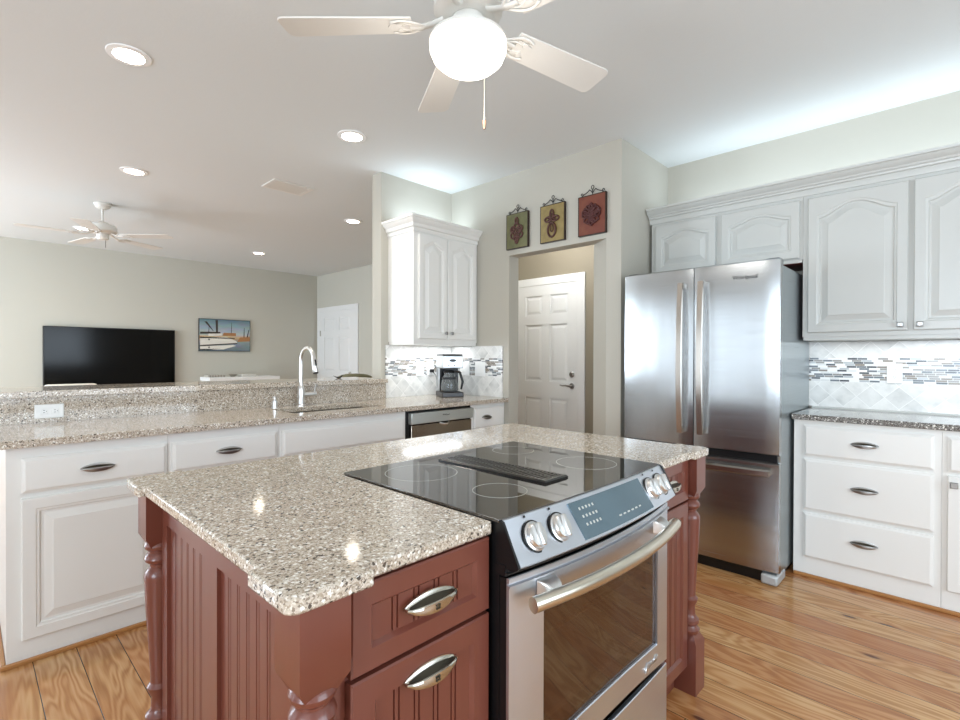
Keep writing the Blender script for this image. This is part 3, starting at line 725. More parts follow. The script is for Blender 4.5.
single('power_plug', (lambda b: (box(b, 2.845, 2.875, 3.335, 3.362, 1.113, 1.141), tube(b, [(2.86, 3.34, 1.12), (2.87, 3.31, 1.09), (2.88, 3.30, 1.02), (2.89, 3.30, .94), (2.90, 3.29, .922)], .0035, 8), b)[2])(B()), BLACK, 'black plug and cord in the outlet behind the coffee maker', 'power cord', (2.86, 3.34, 1.12))
plate('white double switch plate on the tile just right of the coffee maker', FX(3.1075, 3.19, 1.145), .12, .125, 'switch')
plate('white double switch plate nearest the doorway on the tiled wall return', FX(3.1075, 3.00, 1.145), .12, .125, 'switch')
plate('white outlet on the mosaic band of the right-hand backsplash', FX(3.848, .293, 1.158), .072, .118)

# small wall cabinet
def crown(bm, prof, path):
    """prof (out, z); path corners with outward direction pairs"""
    loft(bm, [[(x+ox*o, y+oy*o, z) for o, z in prof] for x, y, ox, oy in path], closed=True)
CR = [(0, 0), (.008, 0), (.010, .012), (.010, .030), (.022, .034), (.028, .045), (.030, .058), (.052, .078), (.058, .092), (.066, .094), (.068, .112), (.0, .112)]
u = thing('wall_cabinet', 'small white wall cabinet with two arched doors over the coffee maker', 'cabinet', (2.77, 3.2, 1.345))
part('body', boxes((2.42, 3.115, 3.052, 3.384, 1.37, 2.245), (2.425, 3.113, 3.058, 3.38, 1.345, 1.37)), WHITE, u, smooth=False)
for x, w_ in ((2.462, .296), (2.764, .320)):
    a = part('door', raised_door(w_, .812, .052, .05, M=FY(x, 3.052, 1.392)), WHITE_SHADE if False else WHITE, u, ang=8)
    kx = x+w_-.028 if x < 2.7 else x+.028
    part('knob', knob(FY(kx, 3.032, 1.44)), PEWTER, a, 'dark square knob', bev=.002)
bm = B(); crown(bm, [(o, z+2.222) for o, z in CR], [(2.42, 3.384, -1, 0), (2.42, 3.052, -1, -1), (3.116, 3.052, 0, -1)]); part('crown', bm, WHITE, u, ang=30)
area('under_cabinet_light_small', (2.77, 3.22, 1.34), (0, 0, 0), .6, .12, 2.0, (.93, .97, 1))
area('over_cabinet_light_small', (2.77, 3.25, 2.35), (PI, 0, 0), .6, .2, 2, (.72, .87, 1))

# coffee maker (local frame, faces -y)
c = thing('coffee_maker', 'silver and black drip coffee maker with glass carafe on the corner of the counter', 'coffee maker', (2.885, 3.15, ZT), math.radians(-28))
SILV = pm('coffee_silver', 'C5C8CA', .3, .8)
part('base', (lambda b: (box(b, -.092, .092, -.125, .115, 0, .042), b)[1])(B()), pm('coffee_base', '1B1412', .3), c, 'dark base', bev=.006, world=False)
part('tower', (lambda b: (box(b, -.088, .088, .02, .115, .042, .24), b)[1])(B()), SILV, c, bev=.006, world=False)
hd = part('brew_head', (lambda b: (box(b, -.090, .090, -.115, .115, .24, .345), b)[1])(B()), SILV, c, 'brushed silver brewing head', bev=.008, world=False)
part('lid', (lambda b: (box(b, -.088, .088, -.110, .112, .3455, .358), b)[1])(B()), BLACK, c, 'black lid', bev=.005, world=False)
bm = B(); L = [[(.030*math.cos(a)*k, y, .305+.012*math.sin(a)*k) for a in [2*PI*i/20 for i in range(20)]] for y, k in ((-.1152, 1), (-.117, .97))]; loft(bm, L); part('clock_face', bm, BLACK, hd, world=False)
for s_ in (-.035, .015):
    bm = B(); lathe(bm, [(0, 0), (.006, 0), (.006, .003), (0, .003)], 12, M=Matrix.Translation((s_, -.115, .265)) @ Matrix.Rotation(PI/2, 4, 'X')); part('button', bm, BLACK, hd, world=False)
CGL = pm('carafe_glass', '8E9292', .05, Transmission_Weight=.6)
bm = B(); lathe(bm, [(0, .045), (.060, .045), (.068, .055), (.070, .10), (.060, .15), (.045, .185), (.045, .20), (0, .20)], 28, (-.012, -.045, 0)); cf = part('carafe', bm, CGL, c, 'glass carafe', world=False)
bm = B(); lathe(bm, [(0, .2005), (.048, .2005), (.050, .215), (.03, .225), (0, .225)], 24, (-.012, -.045, 0)); lathe(bm, [(.061, .150), (.063, .150), (.063, .165), (.058, .165)], 24, (-.012, -.045, 0)); part('carafe_lid', bm, BLACK, cf, world=False)
bm = B(); tube(bm, [(.03, -.085, .215), (.062, -.11, .205), (.082, -.125, .13), (.072, -.115, .065)], [.010, .011, .011, .008], 10); part('carafe_handle', bm, BLACK, cf, world=False)
part('tower_side', (lambda b: (box(b, -.080, .080, .012, .0195, .046, .238), b)[1])(B()), BLACK, c, world=False, smooth=False)

# ================================================================ RIGHT WALL RUN (faces -X)
RF = 3.36; RZ = .928
def runit(name, label, y0, y1):
    u = thing(name, label, 'cabinet', (3.6, (y0+y1)/2, 0))
    part('body', boxes((RF, 3.8475, y0+.0005, y1-.0005, 0, RZ-.0315)), WHITE, u, smooth=False)
    return u
u = runit('drawer_cabinet', 'white cabinet of three drawers with dark pulls right of the refrigerator', .072, .705)
for z0, z1, zp in ((.693, .866, .785), (.385, .676, .542), (.112, .368, .254)):
    a = part('drawer', slab_front(.555, z1-z0, M=FX(RF, .655, z0)), WHITE, u, ang=8); add_pull(a, FX(RF-.02, .375, zp))
u = runit('base_cabinet', 'white base cabinet with drawer and door cut off by the right edge of the picture', -.56, .072)
part('drawer', slab_front(.555, .173, M=FX(RF, .052, .693)), WHITE, u, ang=8)
a = part('door', raised_door(.555, .564, .055, M=FX(RF, .052, .112)), WHITE, u, ang=8); part('knob', knob(FX(RF-.02, .028, .635), .03), PEWTER, a, 'dark square knob', bev=.002)
single('countertop', boxes((3.325, 3.8475, -2.2, .712, RZ-.031, RZ)), GRANG, 'grey speckled granite counter on the white drawers right of the refrigerator', 'countertop', (3.6, 0, RZ-.031), bev=.004)
single('counter_riser', boxes((3.8275, 3.848, -2.2, .705, RZ+.0003, RZ+.010)), WHITE_SHADE, 'thin pale trim strip where the right counter meets the tile', 'trim', (3.84, 0, RZ), smooth=False)
# wall cabinets
def rwall(name, label, y0, y1, z0, doors, kn):
    u = thing(name, label, 'cabinet', (3.7, (y0+y1)/2, z0))
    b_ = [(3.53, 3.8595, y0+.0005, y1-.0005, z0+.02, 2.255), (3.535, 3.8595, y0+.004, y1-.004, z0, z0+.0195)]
    part('body', boxes(*b_), WHITE_SHADE, u, smooth=False)
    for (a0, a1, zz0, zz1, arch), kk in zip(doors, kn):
        a = part('door', raised_door(a1-a0, zz1-zz0, .056, arch, M=FX(3.53, a1, zz0)), WHITE_SHADE, u, ang=8)
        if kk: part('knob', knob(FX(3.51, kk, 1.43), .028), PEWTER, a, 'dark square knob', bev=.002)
    return u
ou = rwall('wall_cabinet', 'short white wall cabinet in painted shade with two arched doors above the refrigerator', .700, 1.655, 1.828, [(1.202, 1.62, 1.853, 2.20, .045), (.716, 1.165, 1.853, 2.20, .045)], [0, 0])
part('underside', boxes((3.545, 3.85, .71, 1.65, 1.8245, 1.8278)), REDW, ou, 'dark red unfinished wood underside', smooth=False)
tu = rwall('wall_cabinet', 'tall white wall cabinet in painted shade with two arched doors right of the refrigerator', -.30, .700, 1.355, [(.216, .672, 1.40, 2.20, .07), (-.262, .192, 1.40, 2.20, .07)], [.245, .165])
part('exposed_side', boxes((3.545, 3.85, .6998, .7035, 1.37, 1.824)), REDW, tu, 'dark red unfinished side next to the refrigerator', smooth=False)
rwall('wall_cabinet', 'white wall cabinet in painted shade beyond the right edge of the picture', -1.30, -.30, 1.355, [(-.785, -.33, 1.40, 2.20, .07), (-1.262, -.80, 1.40, 2.20, .07)], [-.75, -.83])
bm = B(); crown(bm, [(o, z+2.222) for o, z in [(0, 0), (.008, 0), (.010, .010), (.010, .034), (.020, .038), (.022, .048), (.030, .052), (.034, .062), (.054, .076), (.060, .088), (.070, .090), (.072, .104), (0, .104)]],
      [(3.53, -1.30, -1, 0), (3.53, 1.655, -1, 1), (3.8595, 1.655, 0, 1)])
bm.free()
bm = B(); crown(bm, [(o, z+2.222) for o, z in [(0, 0), (.008, 0), (.010, .010), (.010, .034), (.020, .038), (.022, .048), (.030, .052), (.034, .062), (.054, .076), (.060, .088), (.070, .090), (.072, .104), (0, .104)]],
      [(3.5298, -1.30, -1, 0), (3.5298, 1.668, -1, 0)])
single('crown_molding', bm, WHITE_SHADE, 'long white crown molding in painted shade along the top of the right wall cabinets', 'crown molding', (3.5, .2, 2.222), ang=30)
area('under_cabinet_light', (3.68, -.15, 1.345), (0, 0, 0), .16, 1.6, 2.4, (.90, .96, 1))
area('over_cabinet_light', (3.70, .2, 2.30), (PI, 0, 0), .2, 2.7, 6, (.72, .87, 1))

# ================================================================ REFRIGERATOR
FXF = 3.06
r = thing('refrigerator', 'stainless french door refrigerator with bottom freezer drawer', 'refrigerator', (3.45, 1.17, 0))
part('cabinet', boxes((3.135, 3.84, .722, 1.622, .035, 1.768)), STEELD, r, 'grey metallic side wall', bev=.01)
part('base', boxes((3.11, 3.8, .74, 1.60, 0, .06)), BLACK, r, 'black base', smooth=False)
def fdoor(y0, y1, z0, z1, crown_=.010, n=10):
    bm = B(); L = []
    for k in range(n+1):
        y = y0+(y1-y0)*k/n; v = (y-1.1695)/.4575; x = FXF+crown_*v*v
        e = .006 if k in (0, n) else 0
        L.append([(3.12, y, z0), (x+.010+e, y, z0), (x+e, y, z0+.008), (x+e, y, z1-.008), (x+.010+e, y, z1), (3.12, y, z1)])
    loft(bm, L); return bm
part('gasket', boxes((3.118, 3.136, .735, 1.61, .075, 1.765)), BLACK, r, smooth=False)
d1 = part('left_door', fdoor(1.172, 1.627, .712, 1.792), STEEL, r, ang=30)
d2 = part('right_door', fdoor(.714, 1.167, .712, 1.792), STEEL, r, ang=30)
d3 = part('freezer_drawer', fdoor(.714, 1.627, .068, .672), STEEL, r, ang=30)
HS = pm('fridge_handle', 'C9C2BA', .22, 1)
def vhandle(y, parent):
    bm = B(); L = []
    for k in range(17):
        z = .795+.905*k/16; v = 2*k/16-1; x = FXF-.038-.022*(1-v*v)
        L.append([(x, y-.019, z), (x-.008, y-.015, z), (x-.008, y+.015, z), (x, y+.019, z), (x+.008, y+.012, z), (x+.008, y-.012, z)])
    loft(bm, L)
    for z in (.81, 1.685): box(bm, FXF-.036, FXF+.004, y-.013, y+.013, z-.014, z+.014)
    part('handle', bm, HS, parent, 'tall bowed bar handle', ang=40)
vhandle(1.235, d1); vhandle(1.115, d2)
bm = B(); L = []
for k in range(17):
    y = .752+.835*k/16; v = 2*k/16-1; x = FXF-.030-.024*(1-v*v)
    L.append([(x, y, .600), (x-.012, y, .607), (x-.012, y, .632), (x, y, .640), (x+.006, y, .632), (x+.006, y, .606)])
loft(bm, L)
for y in (.768, 1.571): box(bm, FXF-.028, FXF+.006, y-.014, y+.014, .608, .632)
part('handle', bm, HS, d3, 'wide bowed bar handle', ang=40)
bm = text_mesh('Whirlpool', .031, .0004)
bmesh.ops.transform(bm, matrix=FX(FXF+.001, .888, 1.703), verts=bm.verts)
part('lettering', bm, BLACK, d2, smooth=False)
for y0, y1 in ((.716, .80), (1.54, 1.624)):
    part('foot_cover', boxes((3.065, 3.24, y0, y1, .003, .060)), pm('foot_grey', 'B9BCBD', .35, .3), r, 'grey foot cover', bev=.012)
for y0, y1 in ((.725, .79), (1.55, 1.615)): part('hinge_cover', boxes((3.10, 3.19, y0, y1, 1.7925 if False else 1.769, 1.800)), pm('hinge_grey', '55585A', .4, .5), r, 'dark hinge cover', bev=.006)
part('drawer_gap', boxes((3.10, 3.12, .73, 1.61, .674, .711)), BLACK, r, smooth=False)

# ================================================================ WALL PLAQUES over the doorway (wall x = 3.12)
def loop_tube(bm, pts, r, M): tube(bm, pts+[pts[0], pts[1]], r, 8, M=M)
def petal(bm, cx, cz, ang, a, b, r, M):
    pts = []
    for k in range(14):
        t_ = 2*PI*k/14; px, pz = a*math.cos(t_)+a, b*math.sin(t_)
        pts.append((cx+px*math.cos(ang)-pz*math.sin(ang), -.028, cz+px*math.sin(ang)+pz*math.cos(ang)))
    loop_tube(bm, pts, r, M)
def plaque(yc, z0, col, edge, style, label):
    wv, h = .222, .283
    Mx = FX(3.1195, yc+wv/2, z0)
    p = thing('wall_plaque', label, 'wall decor', (3.11, yc, z0), 0)
    m = pm('plaque_'+style, col, .55); t = NT(m)
    n = t.n('ShaderNodeTexNoise', {'Vector': t.obj(), 'Scale': 22.0, 'Detail': 4.0}); t.color(t.mix(t.ramp(n.outputs[0], [(.35, 0.0), (.75, .6)]), lin(col), lin(edge)))
    bm = B(); L = [outline(wv, h, i, 0, y, 2) for i, y in ((0, 0), (0, -.018), (.006, -.022), (.006, -.022))]; loft(bm, L[:3], M=Mx)
    part('panel', bm, m, p, ang=20)
    bm = B(); e = .005
    for b_ in ((-.001, e, 0, h), (wv-e, wv+.001, 0, h), (0, wv, -.001, e), (0, wv, h-e, h+.001)): box(bm, b_[0], b_[1], -.0225, -.0005, b_[2], b_[3], M=Mx)
    part('panel_edge', bm, BRONZE, p, smooth=False)
    bm = B(); cx, cz = wv/2, h/2
    if style == 'flower':
        for k in range(6): petal(bm, cx+.030*math.cos(PI/2+k*PI/3), cz-.012+.034*math.sin(PI/2+k*PI/3), PI/2+k*PI/3, .018, .022, .007, Mx)
        petal(bm, cx, cz+.052, PI/2, .026, .013, .007, Mx); petal(bm, cx, cz-.070, -PI/2, .016, .012, .007, Mx)
        for k in range(3): petal(bm, cx, cz-.012, PI/6+k*2*PI/3, .026, .012, .006, Mx)
    elif style == 'cross':
        petal(bm, cx, cz+.002, -PI/2, .054, .036, .008, Mx); petal(bm, cx, cz-.012, -PI/2, .028, .012, .004, Mx)
        petal(bm, cx, cz+.035, PI/2, .032, .016, .007, Mx)
        for s in (0, PI): petal(bm, cx, cz+.03, s, .032, .018, .007, Mx); petal(bm, cx+math.cos(s)*.02, cz+.03, s+1.2, .012, .008, .005, Mx); petal(bm, cx+math.cos(s)*.02, cz+.03, s-1.2, .012, .008, .005, Mx)
        petal(bm, cx, cz+.03, PI/2, .02, .009, .005, Mx)
    else:
        for a_ in (PI/2, PI/2+.9, PI/2-.9, -PI/2, -PI/2+.9, -PI/2-.9, 0, PI): petal(bm, cx, cz, a_, .036, .018, .007, Mx)
        for a_ in (PI/2, PI/2+.8, PI/2-.8): petal(bm, cx, cz+.03, a_, .024, .012, .007, Mx)
        for a_ in (-PI/2, -PI/2+.9, -PI/2-.9): petal(bm, cx, cz-.03, a_, .022, .012, .007, Mx)
        for s in (-1, 1): petal(bm, cx+s*.03, cz+.01, PI/2-s*1.2, .022, .014, .007, Mx)
    part('ornament', bm, pm('ornament_'+style, {'flower': '5B3A33', 'cross': '54332B', 'fleur': '4A1F1C'}[style], .45, .3), p, 'dark scrolled relief ornament')
    bm = B()
    def sp(cx_, cz_, r0, turns, a0, s): return [(cx_+s*(r0*(1-.7*k/16))*math.cos(a0+turns*2*PI*k/16), -.011, cz_+(r0*(1-.7*k/16))*math.sin(a0+turns*2*PI*k/16)) for k in range(17)]
    for s in (-1, 1):
        tube(bm, [(cx+s*.085, -.011, h), (cx+s*.078, -.011, h+.012)]+[(cx+s*(.078-.05*math.sin(k/8*PI/2)), -.011, h+.012+.030*k/8) for k in range(9)]+[(cx+s*.012, -.011, h+.030), (cx, -.011, h+.012)], .0028, 8, M=Mx)
        tube(bm, sp(cx+s*.088, h+.018, .012, 1.1, -PI/2, -s), .0026, 6, M=Mx)
    loop_tube(bm, [(cx+.011*math.cos(a_), -.011, h+.055+.013*math.sin(a_)) for a_ in [2*PI*k/12 for k in range(12)]], .0026, Mx)
    tube(bm, [(cx, -.011, h), (cx, -.011, h+.042)], .003, 6, M=Mx)
    part('iron_hanger', bm, BLACK, p, 'black wrought iron scroll hanger')
plaque(2.585, 2.124, '6E6C46', '4C4B2C', 'flower', 'green wall plaque with flower scroll ornament, leftmost above the doorway')
plaque(2.240, 2.122, '94804C', '6F5A2E', 'cross', 'tan wall plaque with cross ornament, middle one above the doorway')
plaque(1.898, 2.118, '6E3020', '7F4A2C', 'fleur', 'red wall plaque with dark scroll ornament, rightmost above the doorway')

# ================================================================ LIVING ROOM
t = thing('television', 'large black flat screen television on the far living room wall', 'television', (1.486, 8.63, .83))
part('frame', boxes((.729, 2.243, 8.60, 8.655, .832, 1.640)), BLACK, t, bev=.004)
SCR = pm('tv_screen', '050506', .12); SCR.node_tree.nodes['Principled BSDF'].inputs['Specular IOR Level'].default_value = .25
part('screen', boxes((.741, 2.231, 8.5975, 8.600, .846, 1.628)), SCR, t, 'glossy black screen', smooth=False)
part('wall_mount', boxes((1.2, 1.8, 8.655, 8.6695, 1.0, 1.4)), BLACK, t, smooth=False)

# canvas print of boats at a dock
p = thing('canvas_print', 'canvas print of moored boats under a blue sky beside the television', 'picture', (2.975, 8.66, 1.33))
part('canvas', boxes((2.585, 3.370, 8.638, 8.6695, 1.328, 1.845)), BLACK, p, 'black canvas edge', smooth=False)
CV = pm('print_sky_and_water', '7E97A3', .6); tt = NT(CV); s_ = tt.n('ShaderNodeSeparateXYZ', {0: tt.n('ShaderNodeNewGeometry').outputs['Position']})
hh = tt.n('ShaderNodeMapRange', {'Value': s_.outputs[2], 'From Min': 1.335, 'From Max': 1.84})
nn = tt.n('ShaderNodeTexNoise', {'Vector': tt.mapping(tt.n('ShaderNodeNewGeometry').outputs['Position'], (4, 1, 14)), 'Scale': 1.5, 'Detail': 4.0})
base = tt.ramp(hh.outputs[0], [(0, '66777D'), (.30, '8E989A'), (.38, 'B39A74'), (.46, 'C4AE8A'), (.52, 'B9C0C0'), (.75, '93A7B0'), (1, '5F7A88')])
tt.color(tt.mix(.35, base, nn.outputs[1], 'OVERLAY'))
q = part('printed_scene', boxes((2.592, 3.363, 8.6365, 8.638, 1.336, 1.838)), CV, p, 'picture of moored boats', smooth=False)
INKD = pm('print_dark', '3A302A', .6); INKW = pm('print_white', 'E4DFD4', .6); INKT = pm('print_tan', 'A9784C', .6)
def inked(name, polys, m):
    bm = B()
    for poly in polys: loft(bm, [[(x, y_, z) for x, z in poly] for y_ in (8.6364, 8.6355)])
    part(name, bm, m, q, smooth=False)
inked('boat_hulls', [[(2.60, 1.42), (3.16, 1.47), (3.14, 1.50), (3.0, 1.56), (2.60, 1.55)], [(2.60, 1.345), (2.95, 1.36), (3.14, 1.42), (3.10, 1.435), (2.60, 1.405)], [(2.72, 1.57), (2.92, 1.585), (2.92, 1.62), (2.72, 1.61)]], INKW)
inked('boat_shadows', [[(2.60, 1.405), (3.16, 1.452), (3.16, 1.468), (2.60, 1.425)], [(2.60, 1.535), (3.12, 1.535), (3.12, 1.548), (2.60, 1.555)], [(2.60, 1.60), (2.90, 1.615), (2.90, 1.64), (2.60, 1.635)], [(2.60, 1.345), (2.70, 1.345), (2.9, 1.37), (2.60, 1.36)]], INKD)
inked('dock', [[(3.16, 1.485), (3.36, 1.50), (3.36, 1.57), (3.20, 1.56)], [(2.93, 1.58), (3.14, 1.58), (3.14, 1.63), (2.95, 1.63)]], INKT)
inked('rigging_pattern', [[(2.835, 1.62), (2.862, 1.62), (2.862, 1.83), (2.825, 1.83)], [(2.66, 1.80), (2.70, 1.80), (2.80, 1.65), (2.79, 1.65)], [(3.06, 1.60), (3.07, 1.60), (3.075, 1.80), (3.07, 1.80)], [(3.26, 1.56), (3.275, 1.56), (3.275, 1.72), (3.268, 1.72)], [(3.31, 1.56), (3.33, 1.56), (3.35, 1.69), (3.34, 1.69)], [(2.72, 1.62), (2.73, 1.62), (2.735, 1.76), (2.73, 1.76)]], INKD)
inked('portholes', [[(2.73+.014*math.cos(a), z+.014*math.sin(a)) for a in [2*PI*k/10 for k in range(10)]] for z in (1.515, 1.39)], INKD)

CREAM = pm('cream_fabric', 'EFE9DC', .85); OLIVE = pm('olive_fabric', '7D7B60', .85)
# console table below the print
t = thing('console_table', 'long white console table under the boat print', 'console table', (3.1, 8.35, 0))
part('tabletop', boxes((2.58, 3.66, 8.15, 8.58, .865, .925)), PLATE, t, bev=.006)
for x in (2.62, 3.60):
    for y in (8.20, 8.54): part('leg', boxes((x-.022, x+.022, y-.022, y+.022, 0, .8645)), PLATE, t, bev=.003)
STR = pm('striped_cloth', 'D9D3C6', .8); tt = NT(STR); wv_ = tt.n('ShaderNodeTexWave', {'Vector': tt.obj(), 'Scale': 14.0}); tt.color(tt.mix(wv_.outputs[1], lin('3C3530'), lin('D9D3C6')))
single('striped_box', boxes((2.60, 2.84, 8.25, 8.45, .9255, .955)), STR, 'low striped box at the left end of the white console', 'box', (2.72, 8.35, .9255), bev=.004)
single('patterned_bowl', (lambda b: (lathe(b, [(0, 0), (.03, 0), (.065, .035), (.062, .036), (.03, .006), (0, .005)], 24, (2.99, 8.35, .9255)), b)[1])(B()), pm('bowl_grey', '8C8679', .4), 'small grey bowl in the middle of the white console', 'bowl', (2.99, 8.35, .9255))
single('small_box', boxes((3.10, 3.32, 8.26, 8.44, .9255, .962)), pm('box_pale', 'D5D2CA', .6), 'plain pale box right of the bowl on the white console', 'box', (3.2, 8.35, .9255), bev=.004)
# cream armchair in front of the television
s = thing('armchair', 'cream armchair whose back just shows below the television', 'armchair', (.87, 7.7, 0))
part('backrest', boxes((.62, 1.12, 7.30, 7.46, .30, .925)), CREAM, s, bev=.05, seg=4)
part('seat', boxes((.60, 1.14, 7.465, 8.0, .10, .43)), CREAM, s, bev=.03)
for x in (.53, 1.145): part('armrest', boxes((x, x+.065, 7.40, 7.98, .10, .60)), CREAM, s, bev=.02, seg=3)
for x in (.64, 1.10):
    for y in (7.50, 7.95): part('leg', boxes((x-.02, x+.02, y-.02, y+.02, 0, .0995)), BRONZE, s)
# olive armchair behind the bar
a = thing('armchair', 'olive armchair whose rounded back shows above the bar right of the faucet', 'armchair', (3.25, 5.6, 0))
bm = B(); L = []
for k in range(13):
    v = -1+2*k/12; z = 1.045-.10*v*v*abs(v); x = 3.27+v*.30
    L.append([(x, 5.20, .30), (x, 5.18, z-.02), (x, 5.21, z), (x, 5.29, z), (x, 5.32, z-.02), (x, 5.32, .30)])
loft(bm, L); part('backrest', bm, OLIVE, a)
part('seat', boxes((2.975, 3.565, 5.325, 5.9, .12, .44)), OLIVE, a, bev=.03)
for x in (2.88, 3.57): part('armrest', boxes((x, x+.09, 5.325, 5.88, .12, .62)), OLIVE, a, bev=.03, seg=3)
for x in (2.94, 3.48):
    for y in (5.35, 5.84): part('leg', boxes((x-.02, x+.02, y-.02, y+.02, 0, .12)), BRONZE, a)
# curled iron bird on the ledge
bm = B()
tube(bm, [(2.06, 3.62, 1.095), (2.085, 3.62, 1.085), (2.105, 3.62, 1.0795), (2.125, 3.62, 1.083), (2.14, 3.62, 1.097), (2.15, 3.62, 1.10)], [.002, .004, .006, .006, .004, .002], 8)
tube(bm, [(2.085, 3.605, 1.0775), (2.11, 3.62, 1.080), (2.13, 3.635, 1.0775)], .0025, 6)
single('iron_ornament', bm, BLACK, 'small dark curled ornament on the bar ledge right of the faucet', 'ornament', (2.1, 3.62, 1.075))

# ================================================================ CEILING FIXTURES
def spot(name, loc, power, blend=.8, size=150):
    l = bpy.data.lights.new(name, 'SPOT'); l.energy = power; l.spot_size = math.radians(size); l.spot_blend = blend; l.shadow_soft_size = .06; l.color = (1, .93, .83)
    o = bpy.data.objects.new(name, l); o.location = loc; COL.objects.link(o); return o
first = None
LP = [(.577, 2.981, 'recessed ceiling light nearest the camera, upper left above the peninsula'), (1.833, 2.98, 'recessed ceiling light above the sink, left of the hanging fan chain'),
      (.965, 4.816, 'recessed ceiling light between the near one and the far white fan'), (2.989, 4.836, 'recessed ceiling light beside the upper left edge of the stub wall'),
      (2.979, 7.32, 'recessed ceiling light farthest away, over the boat print'), (.982, 7.40, 'recessed ceiling light just behind the far white fan blades')]
for x, y, lab in LP:
    if first is None:
        first = thing('recessed_light', lab, 'ceiling light', (x, y, ZC), 0, 'recessed ceiling lights')
        bm = B(); lathe(bm, [(.066, -.004), (.068, -.009), (.094, -.006), (.096, -.0005), (.066, -.0005)], 36); part('trim_ring', bm, PLATE, first, 'white trim ring', world=False)
        bm = B(); lathe(bm, [(0, -.0075), (.04, -.0085), (.064, -.005), (.064, -.001), (0, -.001)], 36); part('lamp', bm, BULB, first, 'glowing lamp', world=False)
    else:
        c = copytree(first); c.location = (x, y, ZC); c['label'] = lab
    spot('recessed_light_glow', (x, y, ZC-.03), 14)
# ceiling vent
v = thing('ceiling_vent', 'rectangular white air vent in the ceiling left of the stub wall', 'vent', (2.0, 4.29, ZC))
part('frame', boxes((1.82, 2.18, 4.16, 4.19, ZC-.008, ZC-.0005), (1.82, 2.18, 4.39, 4.42, ZC-.008, ZC-.0005), (1.82, 1.85, 4.19, 4.39, ZC-.008, ZC-.0005), (2.15, 2.18, 4.19, 4.39, ZC-.008, ZC-.0005)), FANW, v, smooth=False)
part('backing', boxes((1.85, 2.15, 4.19, 4.39, ZC-.002, ZC-.0005)), pm('vent_shade', '8E8E8C', .8), v, 'dark opening', smooth=False)
for k in range(8):
    bm = B(); y = 4.205+k*.0245; loft(bm, [[(x, y, ZC-.002), (x, y+.016, ZC-.009), (x, y+.018, ZC-.009), (x, y+.003, ZC-.002)] for x in (1.85, 2.15)]); part('slat', bm, FANW, v, smooth=False)

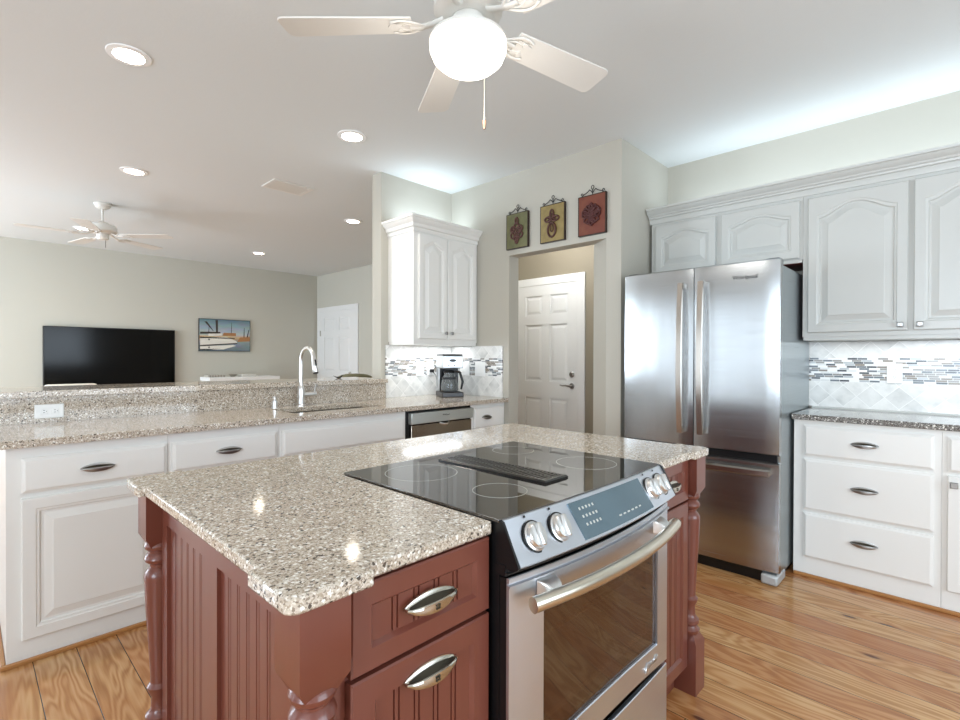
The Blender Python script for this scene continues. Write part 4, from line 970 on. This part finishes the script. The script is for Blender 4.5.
def fan(label, x, y, zb, a0, lamp, blade_col, pitch=-11):
    f = thing('ceiling_fan', label, 'ceiling fan', (x, y, ZC), 0)
    z = zb-ZC
    def P(name, prof, m, parent=f, lab=None, seg=36):
        bm = B(); lathe(bm, prof, seg); return part(name, bm, m, parent, lab, world=False, ang=40)
    P('canopy', [(0, -.0005), (.07, -.0005), (.072, -.012), (.055, -.04), (.025, -.055), (0, -.055)], FANW)
    P('downrod', [(0, -.055), (.011, -.055), (.011, z+.13), (0, z+.13)], FANW, seg=16)
    P('motor_housing', [(0, z+.135), (.035, z+.13), (.06, z+.115), (.105, z+.10), (.118, z+.075), (.118, z+.04), (.10, z+.022), (.085, z+.018), (0, z+.018)], FANW)
    bl = None
    for k in range(5):
        if bl is None:
            # blade in local frame along +x, with bracket as sub-part
            bm = B(); out = []
            R0, R1, w0, w1, rc = .19, .642, .058, .072, .028
            out = [(R0, -w0), (R1-rc, -w1)]+[(R1-rc+rc*math.sin(t_), -w1+rc-rc*math.cos(t_)) for t_ in (.4, .8, 1.2, PI/2)]+[(R1-rc+rc*math.sin(t_), w1-rc+rc*math.cos(t_)) for t_ in (PI/2, 1.2, .8, .4)]+[(R1-rc, w1), (R0, w0)]
            Mb = Matrix.Rotation(math.radians(pitch), 4, 'X')
            prism(bm, out, -.003, .003, M=Mb)
            bl = part('blade', bm, blade_col, f, world=False, bev=.0015)
            bm = B()
            Mt = Mb @ Matrix.Translation((0, 0, -.007))
            # arm + open scroll plate
            tube(bm, [(.085, 0, .018), (.12, 0, .004), (.16, 0, -.008), (.20, 0, -.008)], [.016, .014, .013, .010], 10, flat=.5)
            for s_ in (-1, 1):
                tube(bm, [(.15, s_*.006, -.008)]+[(.155+.105*(k_/8), s_*(.012+.036*math.sin(k_/8*PI*.75)), -.007) for k_ in range(9)], .0055, 8, flat=.6, M=Mb)
                tube(bm, [(.165+.07*(k_/6), s_*(.006+.016*math.sin(k_/6*PI)), -.006) for k_ in range(7)], .0035, 6, M=Mb)
                lathe(bm, [(0, 0), (.010, 0), (.010, .003), (0, .004)], 14, M=Mt @ Matrix.Translation((.235, s_*.022, 0)) @ Matrix.Rotation(PI, 4, 'X'))
            prism(bm, [(.20, -.035), (.262, -.024), (.275, 0), (.262, .024), (.20, .035)], -.0065, -.0032, M=Mb)
            part('blade_bracket', bm, FANW, bl, world=False, ang=50)
            cur = bl
        else:
            cur = copytree(bl, f)
        cur.location = (0, 0, z); cur.rotation_euler = (0, 0, math.radians(a0+72*k))
    if lamp:
        P('fitter', [(0, z+.018), (.055, z+.017), (.058, z-.020), (.10, z-.045), (.130, z-.055), (.134, z-.068), (0, z-.068)], FANW)
        P('glass_shade', [(.124, z-.0685), (.131, z-.078), (.131, z-.095), (.120, z-.120), (.095, z-.142), (.055, z-.156), (0, z-.161)], GLOBE, lab='glowing white glass bowl shade')
        bm = B(); cx_, cy_ = .130, .046
        tube(bm, [(cx_*.9, cy_*.9, z-.06), (cx_, cy_, z-.066), (cx_, cy_, z-.270)], .0016, 6); ch = part('pull_chain', bm, NICKEL, f, world=False)
        bm = B(); lathe(bm, [(0, 0), (.004, .002), (.006, .012), (.008, .026), (.007, .034), (0, .034)][::-1], 14, (cx_, cy_, z-.304)); part('pull_bob', bm, pm('bob_brown', '8A6F5A', .4), ch, world=False)
    else:
        P('switch_cup', [(0, z+.018), (.05, z+.017), (.052, z-.03), (.04, z-.045), (0, z-.045)], FANW)
        bm = B(); tube(bm, [(.02, -.02, z-.04), (.02, -.02, z-.12)], .002, 6); part('pull_chain', bm, BRONZE, f, world=False)
    return f
fan('white ceiling fan with a glowing bowl light hanging over the red island', 1.21, 1.23, 2.392, -11.5, True, FANW)
fan('white ceiling fan without a light in the living room far left', .96, 6.08, 2.43, 30, False, FANW, -3)
l = bpy.data.lights.new('fan_lamp_glow', 'POINT'); l.energy = 4; l.color = (1, .98, .95); l.shadow_soft_size = .10
o = bpy.data.objects.new('fan_lamp_glow', l); o.location = (1.21, 1.23, 2.14); COL.objects.link(o)
# unseen fill light added to brighten the hall and its door; no fixture
l = bpy.data.lights.new('hall_fill_light', 'POINT'); l.energy = 20; l.shadow_soft_size = .15
o = bpy.data.objects.new('hall_fill_light', l); o.location = (3.8, 2.9, 2.5); COL.objects.link(o)
